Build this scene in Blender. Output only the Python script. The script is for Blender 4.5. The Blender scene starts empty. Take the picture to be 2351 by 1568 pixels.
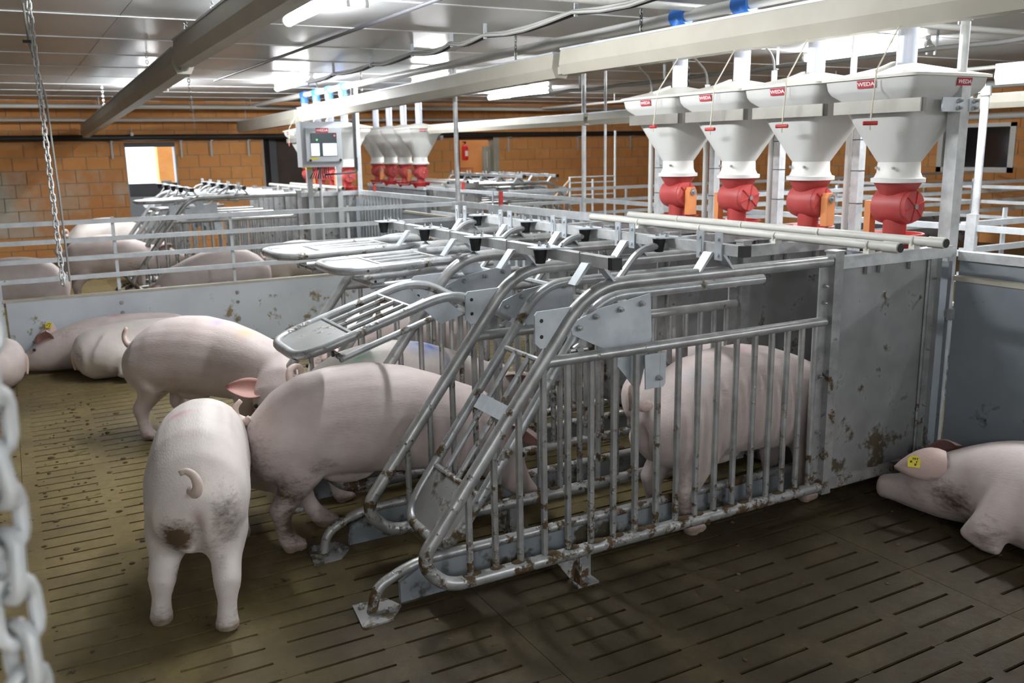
import bpy, bmesh, math, random
import numpy as np
from mathutils import Vector, Matrix, noise
random.seed(7)
S = bpy.context.scene
COL = S.collection
PI = math.pi
# ------------------------------------------------------------------ camera
F_PX = 2058.3
yaw, pit, rol = math.radians(28.846), math.radians(-12.139), math.radians(-0.991)
CAM = Vector((-1.838, -2.544, 1.567))
fw = Vector((math.sin(yaw) * math.cos(pit), math.cos(yaw) * math.cos(pit), math.sin(pit)))
rt = Vector((math.cos(yaw), -math.sin(yaw), 0)); up = rt.cross(fw)
R_ = rt * math.cos(rol) + up * math.sin(rol); U_ = up * math.cos(rol) - rt * math.sin(rol)
cd = bpy.data.cameras.new('camera'); cam = bpy.data.objects.new('camera', cd); COL.objects.link(cam)
cam.matrix_world = Matrix(((R_.x, U_.x, -fw.x, CAM.x), (R_.y, U_.y, -fw.y, CAM.y), (R_.z, U_.z, -fw.z, CAM.z), (0, 0, 0, 1)))
cd.sensor_width = 36; cd.lens = 36 * F_PX / 2351; cd.clip_start = .05; cd.clip_end = 200
cd.dof.use_dof = True; cd.dof.focus_distance = 3.2; cd.dof.aperture_fstop = 5.0
S.camera = cam
S.cycles.max_bounces = 5; S.cycles.diffuse_bounces = 3; S.cycles.glossy_bounces = 2; S.cycles.use_adaptive_sampling = True; S.cycles.adaptive_threshold = .12; S.cycles.transmission_bounces = 2; S.cycles.caustics_reflective = False; S.cycles.caustics_refractive = False
# ------------------------------------------------------------------ world, exposure
W = bpy.data.worlds.new('world'); S.world = W; W.use_nodes = True
bg = W.node_tree.nodes['Background']; bg.inputs[0].default_value = (.9, .95, 1, 1); bg.inputs[1].default_value = 3.0
S.view_settings.view_transform = 'Standard'; S.view_settings.look = 'None'
S.view_settings.exposure = 0.24; S.view_settings.gamma = 1; S.view_settings.use_curve_mapping = False
LAMP_POWER = 172.0
CEIL = 2.40; WALL_Y = 13.0; WALL_X = 11.5; WALL_L = -6.0; WALL_N = -6.5

# ------------------------------------------------------------------ materials
def nodes_of(name):
    m = bpy.data.materials.new(name); m.use_nodes = True
    nt = m.node_tree; return m, nt, nt.nodes['Principled BSDF']
def N(nt, typ, **kw):
    n = nt.nodes.new(typ)
    for k, v in kw.items(): setattr(n, k, v)
    return n
def noise_fac(nt, scale, detail=3, rough=.6, coord='Object', lo=.35, hi=.65, stretch=None):
    tc = N(nt, 'ShaderNodeTexCoord'); src = tc.outputs[coord] if coord != 'World' else N(nt, 'ShaderNodeNewGeometry').outputs['Position']
    if stretch:
        mp = N(nt, 'ShaderNodeMapping'); mp.inputs['Scale'].default_value = stretch; nt.links.new(src, mp.inputs[0]); src = mp.outputs[0]
    n = N(nt, 'ShaderNodeTexNoise'); n.inputs['Scale'].default_value = scale; n.inputs['Detail'].default_value = detail; n.inputs['Roughness'].default_value = rough
    nt.links.new(src, n.inputs['Vector'])
    r = N(nt, 'ShaderNodeMapRange'); r.inputs[1].default_value = lo; r.inputs[2].default_value = hi
    nt.links.new(n.outputs['Fac'], r.inputs[0]); return r.outputs[0], n
def mixc(nt, fac, a, b):
    m = N(nt, 'ShaderNodeMix', data_type='RGBA')
    for inp, v in ((m.inputs[0], fac), (m.inputs[6], a), (m.inputs[7], b)):
        if isinstance(v, tuple): inp.default_value = (*v[:3], 1)
        elif isinstance(v, (int, float)): inp.default_value = v
        else: nt.links.new(v, inp)
    return m.outputs[2]
def bump(nt, b, h, strength=.2, dist=.01):
    n = N(nt, 'ShaderNodeBump'); n.inputs['Strength'].default_value = strength; n.inputs['Distance'].default_value = dist
    nt.links.new(h, n.inputs['Height']); nt.links.new(n.outputs[0], b.inputs['Normal'])
def mat(name, c, rough=.5, metal=0., c2=None, scale=8, coord='Object', bmp=0, emit=0, lo=.35, hi=.65, alpha=1, trans=0, stretch=None):
    m, nt, b = nodes_of(name)
    b.inputs['Roughness'].default_value = rough; b.inputs['Metallic'].default_value = metal
    b.inputs['Base Color'].default_value = (*c, 1)
    if c2 or bmp:
        f, n = noise_fac(nt, scale, coord=coord, lo=lo, hi=hi, stretch=stretch)
        if c2: nt.links.new(mixc(nt, f, c, c2), b.inputs['Base Color'])
        if bmp: bump(nt, b, n.outputs['Fac'], bmp)
    if emit:
        b.inputs['Emission Color'].default_value = (*c, 1); b.inputs['Emission Strength'].default_value = emit
    if trans: b.inputs['Transmission Weight'].default_value = trans; b.inputs['IOR'].default_value = 1.2
    return m
def muck_mat(name, c, c2, rough, metal, muck=(.085, .05, .02), z0=.95, z1=.1, amount=.5, mscale=14, scale=12):
    """metal or board with splashes of dried muck, thicker towards the floor where the animals reach"""
    m, nt, b = nodes_of(name)
    f, n = noise_fac(nt, scale, coord='World')
    base = mixc(nt, f, c, c2)
    g = N(nt, 'ShaderNodeNewGeometry'); sx = N(nt, 'ShaderNodeSeparateXYZ'); nt.links.new(g.outputs['Position'], sx.inputs[0])
    mr = N(nt, 'ShaderNodeMapRange'); mr.inputs[1].default_value = z0; mr.inputs[2].default_value = z1; mr.inputs[3].default_value = 0; mr.inputs[4].default_value = .155
    nt.links.new(sx.outputs[2], mr.inputs[0])
    f2, n2 = noise_fac(nt, mscale, detail=4, rough=.7, coord='World')
    ad = N(nt, 'ShaderNodeMath', operation='ADD'); nt.links.new(n2.outputs['Fac'], ad.inputs[0]); nt.links.new(mr.outputs[0], ad.inputs[1])
    th = N(nt, 'ShaderNodeMapRange'); th.inputs[1].default_value = .72 - .12 * amount; th.inputs[2].default_value = .80 - .12 * amount
    nt.links.new(ad.outputs[0], th.inputs[0])
    nt.links.new(mixc(nt, th.outputs[0], base, muck), b.inputs['Base Color'])
    mm = N(nt, 'ShaderNodeMath', operation='MULTIPLY_ADD'); mm.inputs[1].default_value = -metal; mm.inputs[2].default_value = metal
    nt.links.new(th.outputs[0], mm.inputs[0]); nt.links.new(mm.outputs[0], b.inputs['Metallic'])
    rr = N(nt, 'ShaderNodeMapRange'); rr.inputs[3].default_value = rough; rr.inputs[4].default_value = .8
    nt.links.new(th.outputs[0], rr.inputs[0]); nt.links.new(rr.outputs[0], b.inputs['Roughness'])
    bump(nt, b, th.outputs[0], .5, .004)
    return m
M = {}
M['galv'] = mat('galvanized_steel', (.52, .54, .55), .45, .22, (.70, .72, .73), 14)
M['galvm'] = muck_mat('galvanized_steel_mucky', (.345, .352, .35), (.51, .52, .52), .36, .5)
M['galvg'] = muck_mat('galvanized_gate_mucky', (.36, .375, .385), (.53, .545, .555), .36, .45, muck=(.10, .065, .028), z0=1.6, z1=.2, amount=.55, mscale=9)
M['stain'] = mat('stainless_strip', (.27, .262, .235), .4, .4, (.34, .33, .295), 5)
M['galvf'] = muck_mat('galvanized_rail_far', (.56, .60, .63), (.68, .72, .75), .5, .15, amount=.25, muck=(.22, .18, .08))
M['plate'] = mat('galvanized_plate', (.52, .57, .61), .45, .3, (.68, .73, .78), 9)
M['sheet'] = muck_mat('stained_sheet', (.26, .26, .255), (.40, .41, .41), .42, .4, muck=(.07, .055, .03), z0=.9, z1=.0, amount=.75, mscale=6, scale=3)
M['board'] = muck_mat('grey_plastic_board', (.52, .56, .60), (.62, .66, .70), .45, 0, muck=(.25, .2, .11), z0=.9, z1=.3, amount=-.05, mscale=7, scale=2)
M['boardd'] = muck_mat('dark_plastic_board', (.23, .26, .29), (.30, .33, .36), .4, 0, muck=(.06, .05, .03), z0=.9, z1=.0, amount=.4, mscale=5, scale=3)
M['cap'] = mat('beige_board_cap', (.42, .40, .32), .5, 0, (.50, .48, .40), 6)
M['steel'] = mat('bright_bolt_steel', (.45, .45, .45), .35, .8)
M['rubber'] = mat('black_rubber', (.012, .012, .013), .6)
M['black'] = mat('black_plastic', (.02, .02, .02), .5)
M['pvc'] = mat('grey_white_pvc_pipe', (.58, .58, .54), .4, 0, (.66, .66, .62), 5)
M['pvcw'] = mat('white_pvc', (.72, .72, .69), .4)
M['bin'] = mat('white_hopper_plastic', (.66, .67, .65), .42, 0, (.70, .71, .69), 4)
M['lid'] = mat('cream_lid_plastic', (.74, .73, .66), .45)
M['coll'] = mat('white_collar_plastic', (.80, .80, .77), .4)
M['red'] = mat('red_plastic', (.46, .03, .03), .42, 0, (.52, .05, .045), 10)
M['redd'] = mat('dusty_red_plastic', (.48, .085, .08), .5, 0, (.40, .05, .05), 6)
M['redl'] = mat('sticker_red', (.45, .03, .05), .5)
M['white'] = mat('white_print', (.85, .85, .85), .5)
M['orange'] = mat('orange_motor', (.70, .27, .10), .45)
M['tube'] = mat('milky_drop_tube', (.62, .66, .80), .25)
M['blue'] = mat('blue_tube_joint', (.05, .22, .72), .35)
M['cord'] = mat('cream_cord', (.70, .66, .55), .7)
M['chan'] = mat('cream_channel', (.42, .40, .34), .45, 0, (.47, .45, .385), 3)
M['conc'] = None
M['ceil'] = mat('ceiling_panel_white', (.50, .515, .52), .30, 0, (.56, .575, .58), 1.2, bmp=.03)
M['seam'] = mat('ceiling_seam_white', (.72, .73, .73), .4)
M['mortar'] = mat('grey_mortar', (.42, .36, .27), .9, 0, (.34, .28, .20), 12)
M['grey'] = mat('light_grey_paint', (.52, .54, .56), .4)
M['cabg'] = mat('cabinet_grey', (.55, .58, .62), .4)
M['dark'] = mat('dark_brown_boards', (.05, .028, .018), .6, 0, (.035, .02, .012), 3)
M['darkg'] = mat('dark_grey_frame', (.06, .062, .07), .5)
M['doorg'] = mat('door_grey', (.36, .40, .44), .45)
M['glass'] = mat('dark_window_glass', (.012, .012, .016), .08)
M['screen'] = mat('screen_white', (.75, .85, .95), .3, emit=.9)
M['screend'] = mat('screen_dark', (.05, .07, .08), .2)
M['led_g'] = mat('led_green', (.1, .9, .2), .3, emit=2); M['led_r'] = mat('led_red', (1, .08, .1), .3, emit=2)
M['yellow'] = mat('yellow_plastic', (.75, .62, .03), .5)
M['ink'] = mat('dark_ink', (.03, .025, .02), .6)
M['cable'] = mat('dark_cable', (.03, .03, .035), .5)
M['cableg'] = mat('grey_cable', (.24, .24, .23), .5)
M['lamp'] = mat('lamp_tube_glow', (.97, .985, 1.0), .4, emit=LAMP_POWER)
M['lampw'] = mat('lamp_housing_white', (.8, .8, .78), .4)
M['fire'] = mat('extinguisher_red', (.55, .02, .02), .3)
M['muckp'] = mat('dried_muck', (.055, .034, .014), .9, 0, (.10, .065, .028), 20, bmp=.6)
def brick_mat(name, c, c2, c3, lo=.52, hi=.72):
    m, nt, b = nodes_of(name)
    oi = N(nt, 'ShaderNodeObjectInfo'); f, n = noise_fac(nt, 6, coord='World')
    c_a = mixc(nt, oi.outputs['Random'], c, c2)
    f2, n2 = noise_fac(nt, 1.1, detail=5, coord='World', lo=lo, hi=hi)
    nt.links.new(mixc(nt, f2, mixc(nt, f, c_a, c), c3), b.inputs['Base Color'])
    b.inputs['Roughness'].default_value = .85; bump(nt, b, n.outputs['Fac'], .3, .01)
    return m
M['brick'] = brick_mat('orange_hollow_brick', (.70, .31, .10), (.76, .38, .135), (.60, .26, .085))
M['brickw'] = brick_mat('brick_with_lime', (.64, .27, .085), (.62, .36, .18), (.60, .54, .44), .42, .60)
def concrete():
    """slatted concrete: dusty olive where dry, damp with trodden muck around the foreground stalls, where foreground dimness is painted in too"""
    m, nt, b = nodes_of('slatted_concrete')
    f, n = noise_fac(nt, 2.2, detail=6, rough=.65, coord='World', lo=.38, hi=.62)
    f2, n2 = noise_fac(nt, 26, detail=5, rough=.7, coord='World', lo=.35, hi=.7)
    a = mixc(nt, f, (.205, .16, .068), (.125, .093, .042))
    a = mixc(nt, f2, a, (.18, .138, .068))
    # damp trodden zone, its colour also darkened to keep the foreground dim
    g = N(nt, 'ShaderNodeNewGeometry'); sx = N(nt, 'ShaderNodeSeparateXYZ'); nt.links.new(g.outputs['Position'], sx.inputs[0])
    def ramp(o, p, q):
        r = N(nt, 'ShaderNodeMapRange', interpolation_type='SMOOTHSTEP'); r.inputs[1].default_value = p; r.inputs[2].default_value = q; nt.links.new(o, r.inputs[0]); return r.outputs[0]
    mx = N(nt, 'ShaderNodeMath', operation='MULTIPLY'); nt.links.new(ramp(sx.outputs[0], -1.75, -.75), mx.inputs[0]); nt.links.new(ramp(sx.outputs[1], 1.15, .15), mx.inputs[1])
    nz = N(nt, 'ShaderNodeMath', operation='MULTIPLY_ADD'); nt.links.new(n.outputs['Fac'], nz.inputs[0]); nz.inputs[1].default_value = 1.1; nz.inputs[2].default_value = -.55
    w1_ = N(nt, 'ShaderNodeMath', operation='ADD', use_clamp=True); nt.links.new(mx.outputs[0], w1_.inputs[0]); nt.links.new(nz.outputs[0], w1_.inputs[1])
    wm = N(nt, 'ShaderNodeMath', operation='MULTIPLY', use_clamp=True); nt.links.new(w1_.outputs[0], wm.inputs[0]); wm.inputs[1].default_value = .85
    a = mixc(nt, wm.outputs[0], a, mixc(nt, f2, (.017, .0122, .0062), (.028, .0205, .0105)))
    f3, n3 = noise_fac(nt, 7.5, detail=5, rough=.72, coord='World', lo=.64, hi=.70)
    a = mixc(nt, f3, a, (.04, .028, .014))
    nt.links.new(a, b.inputs['Base Color'])
    b.inputs['Specular IOR Level'].default_value = .18
    rr = N(nt, 'ShaderNodeMapRange'); rr.inputs[3].default_value = .42; rr.inputs[4].default_value = .75
    nt.links.new(f2, rr.inputs[0]); nt.links.new(rr.outputs[0], b.inputs['Roughness'])
    bump(nt, b, n2.outputs['Fac'], .35, .006)
    return m
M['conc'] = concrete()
M['pit'] = mat('slurry_pit', (.018, .017, .014), .5)
def skin(name, c, c2):
    m, nt, b = nodes_of(name)
    at = N(nt, 'ShaderNodeAttribute', attribute_name='tint'); dr = N(nt, 'ShaderNodeAttribute', attribute_name='dirt')
    f, n = noise_fac(nt, 9, detail=5, lo=.3, hi=.7)
    base = mixc(nt, f, c, c2)
    a = mixc(nt, at.outputs['Alpha'], base, at.outputs['Color'])
    f2, n2 = noise_fac(nt, 38, detail=5, rough=.75, stretch=(.6, .6, 1.3))
    ad = N(nt, 'ShaderNodeMath', operation='ADD'); nt.links.new(dr.outputs['Fac'], ad.inputs[0]); nt.links.new(n2.outputs['Fac'], ad.inputs[1])
    th = N(nt, 'ShaderNodeMapRange'); th.inputs[1].default_value = .66; th.inputs[2].default_value = 1.12
    nt.links.new(ad.outputs[0], th.inputs[0])
    a = mixc(nt, th.outputs[0], a, (.085, .05, .022))
    nt.links.new(a, b.inputs['Base Color']); b.inputs['Roughness'].default_value = .55
    b.inputs['Sheen Weight'].default_value = .15
    f4, n4 = noise_fac(nt, 160, detail=2, stretch=(.25, 1, 1)); bump(nt, b, n4.outputs['Fac'], .25, .004)
    return m
M['skin'] = skin('pig_skin', (.60, .49, .465), (.70, .61, .585))
M['skin2'] = skin('pig_skin_pale', (.66, .59, .555), (.74, .685, .65))

# ------------------------------------------------------------------ mesh helpers
class MB:
    def __init__(s): s.v = []; s.f = []
    def add(s, vs, fs):
        o = len(s.v); s.v += [tuple(v) for v in vs]; s.f += [tuple(i + o for i in f) for f in fs]; return s
    def box(s, x0, x1, y0, y1, z0, z1):
        return s.add([(x0, y0, z0), (x1, y0, z0), (x1, y1, z0), (x0, y1, z0), (x0, y0, z1), (x1, y0, z1), (x1, y1, z1), (x0, y1, z1)],
                     [(0, 3, 2, 1), (4, 5, 6, 7), (0, 1, 5, 4), (1, 2, 6, 5), (2, 3, 7, 6), (3, 0, 4, 7)])
    def rings(s, rings, cap=True, closed=False):
        n = len(rings[0]); o = len(s.v)
        for r in rings: s.v += [tuple(p) for p in r]
        m = len(rings)
        for i in range(m if closed else m - 1):
            a = o + i * n; b = o + ((i + 1) % m) * n
            for j in range(n):
                k = (j + 1) % n; s.f.append((a + j, a + k, b + k, b + j))
        if cap and not closed:
            s.f.append(tuple(o + j for j in range(n))[::-1]); s.f.append(tuple(o + (m - 1) * n + j for j in range(n)))
        return s
    def tube(s, path, r, seg=10, closed=False):
        P = [Vector(p) for p in path]; n = len(P); rings = []
        t0 = (P[1] - P[0]).normalized()
        a = Vector((0, 0, 1)) if abs(t0.z) < .9 else Vector((1, 0, 0)); nrm = (a - t0 * a.dot(t0)).normalized()
        for i, p in enumerate(P):
            if closed: t = (P[(i + 1) % n] - P[i - 1]).normalized()
            elif i == 0: t = (P[1] - P[0]).normalized()
            elif i == n - 1: t = (P[-1] - P[-2]).normalized()
            else: t = ((P[i + 1] - p).normalized() + (p - P[i - 1]).normalized()).normalized()
            nrm = (nrm - t * nrm.dot(t)).normalized(); bn = t.cross(nrm)
            rr = r[i] if isinstance(r, (list, tuple)) else r
            rings.append([p + nrm * (rr * math.cos(2 * PI * k / seg)) + bn * (rr * math.sin(2 * PI * k / seg)) for k in range(seg)])
        return s.rings(rings, closed=closed)
    def cyl(s, a, b, r, r2=None, seg=14): return s.tube([a, b], [r, r if r2 is None else r2], seg)
    def beam(s, a, b, w, h):
        """rectangular bar from a to b, w across (horizontal), h in height"""
        a = Vector(a); b = Vector(b); t = (b - a).normalized(); sd = t.cross(Vector((0, 0, 1)))
        sd = sd.normalized() if sd.length > 1e-6 else Vector((1, 0, 0)); u = sd.cross(t)
        q = [(-w / 2, -h / 2), (w / 2, -h / 2), (w / 2, h / 2), (-w / 2, h / 2)]
        return s.rings([[p + sd * x + u * y for x, y in q] for p in (a, b)])
    def prism(s, poly, fn, t0, t1):
        """extrude polygon; fn(u, v, t) gives the 3-D point"""
        return s.rings([[fn(u, v, t) for u, v in poly] for t in (t0, t1)])
    def lathe(s, prof, c=(0, 0, 0), seg=24, ax='z'):
        rings = []
        for r, h in prof:
            ring = []
            for k in range(seg):
                ca, sa = r * math.cos(2 * PI * k / seg), r * math.sin(2 * PI * k / seg)
                p = (ca, sa, h) if ax == 'z' else ((h, ca, sa) if ax == 'x' else (sa, h, ca))
                ring.append((c[0] + p[0], c[1] + p[1], c[2] + p[2]))
            rings.append(ring)
        return s.rings(rings)
    def sphere(s, c, r, seg=10, rg=6, sc=(1, 1, 1)):
        return s.rings([[(c[0] + sc[0] * r * math.sin(PI * i / rg) * math.cos(2 * PI * k / seg), c[1] + sc[1] * r * math.sin(PI * i / rg) * math.sin(2 * PI * k / seg), c[2] - sc[2] * r * math.cos(PI * i / rg)) for k in range(seg)]
                        for i in [.15] + list(range(1, rg)) + [rg - .15]])
    def mesh(s, name, m, smooth=True):
        me = bpy.data.meshes.new(name); me.from_pydata(s.v, [], s.f); me.update()
        if smooth:
            me.polygons.foreach_set('use_smooth', [True] * len(me.polygons)); me.set_sharp_from_angle(angle=math.radians(38))
        me.materials.append(M[m]); return me
def fillet(pts, r, n=6):
    P = [Vector(p) for p in pts]; out = [P[0]]
    for i in range(1, len(P) - 1):
        a, b, c = P[i - 1], P[i], P[i + 1]; d1 = (a - b); d2 = (c - b)
        rr = r[i - 1] if isinstance(r, (list, tuple)) else r
        l = min(rr, d1.length * .49, d2.length * .49); p = b + d1.normalized() * l; q = b + d2.normalized() * l
        for k in range(n + 1):
            t = k / n; out.append(p * (1 - t) ** 2 + b * 2 * t * (1 - t) + q * t * t)
    out.append(P[-1]); return out
CACHE = {}
def link(name, data, parent=None, loc=None):
    o = bpy.data.objects.new(name, data); COL.objects.link(o)
    if parent: o.parent = parent
    if loc is not None: o.location = loc
    return o
def part(name, mb, m, parent=None, key=None, loc=None, smooth=True, label=None):
    """one mesh object; mb may be a function so that alike parts share mesh data through key"""
    if key is not None and key in CACHE: me = CACHE[key]
    else:
        me = (mb() if callable(mb) else mb).mesh(name, m, smooth)
        if key is not None: CACHE[key] = me
    o = link(name, me, parent, loc)
    if label: o['label'] = label
    return o
def tag(o, label, cat, group=None, kind=None):
    if label: o['label'] = label
    if cat: o['category'] = cat
    if group: o['group'] = group
    if kind: o['kind'] = kind
    return o
def thing(name, label, cat, loc=(0, 0, 0), group=None, rotz=0, scale=None):
    o = link(name, None, None, loc); o.rotation_euler = (0, 0, rotz); o.empty_display_size = .1
    if scale: o.scale = scale
    return tag(o, label, cat, group)
def struct(o, label=None):
    o['kind'] = 'structure'
    if label: o['label'] = label
    return o
# ================================================================== the setting
# ---- floor: concrete around, a slurry pit, and slotted slabs laid over it
fl = MB()
X0, X1, Y0, Y1 = -3.36, 2.43, -2.1, WALL_Y
fl.box(WALL_L, X0, WALL_N, WALL_Y, -.12, 0).box(X1, WALL_X, WALL_N, WALL_Y, -.12, 0).box(X0, X1, WALL_N, Y0, -.12, 0)
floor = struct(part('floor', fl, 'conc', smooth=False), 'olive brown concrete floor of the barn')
pit = part('slurry_pit', MB().box(X0, X1, Y0, Y1, -.34, -.3), 'pit', floor, smooth=False)
def slab_mb(L, W, cols, ln, rows, sw):
    xs = [0.]; hole_x = []
    for c in cols: xs += [c, c + ln]
    xs.append(L)
    ys = [0., sw / 2]; 
    for r in range(1, rows): ys += [r * W / rows - sw / 2, r * W / rows + sw / 2]
    ys += [W - sw / 2, W]
    hx = lambda i: i % 2 == 1; hy = lambda j: j % 2 == 0
    nx, ny = len(xs) - 1, len(ys) - 1; mb = MB(); T = .1
    g = .0012
    xs2 = list(xs); xs2[0] += g; xs2[-1] -= g; ys2 = list(ys); ys2[0] += g; ys2[-1] -= g
    solid = lambda i, j: 0 <= i < nx and 0 <= j < ny and not (hx(i) and hy(j))
    for i in range(nx):
        for j in range(ny):
            if not solid(i, j): continue
            a, b, c, d = xs2[i], xs2[i + 1], ys2[j], ys2[j + 1]
            mb.add([(a, c, 0), (b, c, 0), (b, d, 0), (a, d, 0)], [(0, 1, 2, 3)])
            for (di, dj, p, q) in ((-1, 0, (a, d), (a, c)), (1, 0, (b, c), (b, d)), (0, -1, (a, c), (b, c)), (0, 1, (b, d), (a, d))):
                if not solid(i + di, j + dj):
                    mb.add([(p[0], p[1], 0), (p[0], p[1], -T), (q[0], q[1], -T), (q[0], q[1], 0)], [(0, 1, 2, 3)])
    return mb
for (xa, L, cols, ln, W, y0, sw, key) in (
        (-1.945 - 1.415, 1.415, (.065, .40, .733, 1.067), .262, .406, .356 - .406 * 6, .012, 'slabA'),
        (-1.945, 1.415, (.065, .40, .733, 1.067), .262, .406, .356 - .406 * 6, .012, 'slabA'),
        (-.53, 1.48, (.11, .46, .807, 1.15), .283, .394, -.14 - .394 * 5, .0125, 'slabB'),
        (.95, 1.48, (.11, .46, .807, 1.15), .283, .394, -.14 - .394 * 5, .0125, 'slabB')):
    y = y0
    while y < WALL_Y - .2:
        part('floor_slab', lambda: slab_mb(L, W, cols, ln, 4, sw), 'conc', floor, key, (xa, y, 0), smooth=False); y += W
# ---- ceiling: smooth panels running along x with raised seam strips
ce = struct(part('ceiling', MB().box(WALL_L, WALL_X, WALL_N, WALL_Y, CEIL + .02, CEIL + .08), 'ceil', smooth=False), 'pale grey panelled barn ceiling')
y = 3.664 - 1.175 * 9
while y < WALL_Y:
    y2 = min(y + 1.175, WALL_Y); ya = max(y, WALL_N)
    for (xa, xb) in ((WALL_L, -1.12), (-1.12, 2.6), (2.6, 7.0), (7.0, WALL_X)):
        part('ceiling_panel', MB().box(xa + .002, xb - .002, ya + .004, y2 - .004, CEIL, CEIL + .02), 'ceil', ce, smooth=False)
    part('seam_strip', MB().box(WALL_L, WALL_X, y2 - .012, y2 + .012, CEIL - .006, CEIL + .004), 'seam', ce, smooth=False)
    y = y2
# ---- walls.  openings in the back wall as (x0, x1, z0, z1)
OPEN = [(-.17, .59, .0, 1.76), (2.0, 2.85, 0, 1.80), (5.63, 6.43, 1.02, 1.78)]
def wall_pieces(a0, a1, opens, z1=CEIL):
    out = []; x = a0
    for (p, q, r, s) in sorted(opens):
        out.append((x, p, -.4, z1)); out.append((p, q, s, z1))
        out.append((p, q, -.4, r))
        x = q
    out.append((x, a1, -.4, z1)); return out
wb = MB()
for (a, b, c, d) in wall_pieces(WALL_L, WALL_X + .3, OPEN): wb.box(a, b, WALL_Y, WALL_Y + .22, c, d)
wall_back = struct(part('wall_back', wb, 'mortar', smooth=False), 'orange brick wall at the back of the barn')
ROPEN = [(5.85, 7.15, 1.08, 1.83)]
wr = MB()
for (a, b, c, d) in wall_pieces(WALL_N, WALL_Y, ROPEN): wr.box(WALL_X, WALL_X + .22, a, b, c, d)
wall_right = struct(part('wall_right', wr, 'mortar', smooth=False), 'orange brick wall on the right side')
struct(part('wall_left', MB().box(WALL_L - .2, WALL_L, WALL_N, WALL_Y, 0, CEIL), 'grey', smooth=False), 'unseen left side wall, given a pale finish for neutral bounce light')  # out-of-view walls kept pale so bounced fill is brighter and less orange
struct(part('wall_near', MB().box(WALL_L, WALL_X, WALL_N - .2, WALL_N, 0, CEIL), 'grey', smooth=False), 'unseen wall behind the viewer, given a pale finish for neutral bounce light')
BL, BH, BJ = .335, .198, .012
rest = {'back': MB(), 'right': MB()}
def clear(a, b, c, d, opens):
    """brick rectangle cut by the openings -> list of rectangles left"""
    rects = [(a, b, c, d)]
    for (p, q, r, s) in opens:
        nr = []
        for (x0, x1, z0, z1) in rects:
            if x1 <= p or x0 >= q or z1 <= r or z0 >= s: nr.append((x0, x1, z0, z1)); continue
            if x0 < p - .03: nr.append((x0, p, z0, z1))
            if x1 > q + .03: nr.append((q, x1, z0, z1))
            if z0 < r - .03: nr.append((max(x0, p), min(x1, q), z0, r))
            if z1 > s + .03: nr.append((max(x0, p), min(x1, q), s, z1))
        rects = nr
    return rects
def lay(side, a0, a1, opens, vis, limit):
    n = 0
    for row in range(int(CEIL / BH) + 1):
        z0 = row * BH - .025; z1 = min(z0 + BH - BJ, CEIL)
        z0 = max(z0, 0)
        if z1 - z0 < .03: continue
        x = a0 - (row % 2) * BL / 2 + .08
        while x < a1:
            for (p, q, r, s) in clear(max(x, a0), min(x + BL - BJ, a1), z0, z1, opens):
                if q - p < .02: continue
                e = .012 + random.uniform(-.003, .003)
                full = abs(q - p - (BL - BJ)) < 1e-4 and abs(s - r - (BH - BJ)) < 1e-4
                if vis(p, q, r, s) and n < limit:
                    n += 1; lime = side == 'back' and p < -.2 and r < 1.22 and noise.noise((p * 1.3, r * 3, 4)) > -.6 and p < -.25
                    mk = 'brickw' if lime else 'brick'
                    if side == 'back':
                        mbf = lambda: MB().box(0, q - p, -.012, .02, 0, s - r)
                        part('brick', mbf, mk, wall_back, ('bk', mk) if full else None, (p, WALL_Y + random.uniform(-.003, .002), r), smooth=False)
                    else:
                        mbf = lambda: MB().box(-.012, .02, 0, q - p, 0, s - r)
                        part('brick', mbf, mk, wall_right, ('br', mk) if full else None, (WALL_X + random.uniform(-.003, .002), p, r), smooth=False)
                elif side == 'back': rest['back'].box(p, q, WALL_Y - e, WALL_Y + .02, r, s)
                else: rest['right'].box(WALL_X - e, WALL_X + .02, p, q, r, s)
            x += BL
lay('back', WALL_L, WALL_X, OPEN, lambda p, q, r, s: q > -2.05 and p < 9.0 and ((r > .3 and q < 0) or r > .8) and r < 2.3, 290)
lay('right', WALL_N, WALL_Y, ROPEN, lambda p, q, r, s: 4.6 < p and r > .75, 200)
for k, w_ in (('back', wall_back), ('right', wall_right)):
    o = part('brick_courses', rest[k], 'brick', w_, smooth=False); o['kind'] = 'stuff'
# ---- door_1: half-open stable door with daylight above, door_2: dark passage, window_1: hatch, window_2: right wall
d1 = struct(thing('door_1', None, None, (0, WALL_Y, 0)), 'grey lower stable door with bright daylight opening above'); 
part('lower_leaf', MB().box(-.16, .58, .05, .10, .0, .92), 'doorg', d1, smooth=False)
part('leaf_rail', MB().box(-.165, .585, .03, .11, .92, 1.12), 'darkg', d1, smooth=False)
part('lintel', MB().box(-.17, .59, .0, .2, 1.69, 1.76), 'darkg', d1, smooth=False)
for x in (-.17, .575): part('door_jamb', MB().box(x, x + .015, -.016, .2, 0, 1.7), 'doorg', d1, smooth=False)
tag(part('latch_block', MB().box(.34, .50, .04, .10, 1.12, 1.155), 'grey', d1, smooth=False), None, None)
op = part('outer_brick_pier', MB().box(.44, .9, .9, 1.2, 0, 2.2), 'brick', d1, smooth=False)
d2 = struct(thing('door_2', None, None, (0, WALL_Y, 0)), 'dark brown passage doorway left of the control cabinet')
part('dark_leaf', MB().box(2.0, 2.85, .18, .22, 0, 1.8), 'dark', d2, smooth=False)
part('grey_post', MB().box(2.13, 2.25, .10, .18, 0, 1.8), 'darkg', d2, smooth=False)
for x in (1.985, 2.85): part('door_jamb', MB().box(x, x + .02, -.02, .2, 0, 1.82), 'doorg', d2, smooth=False)
w1 = struct(thing('window_1', None, None, (0, WALL_Y, 0)), 'hatch opening with a view into a brick side room')
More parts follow.
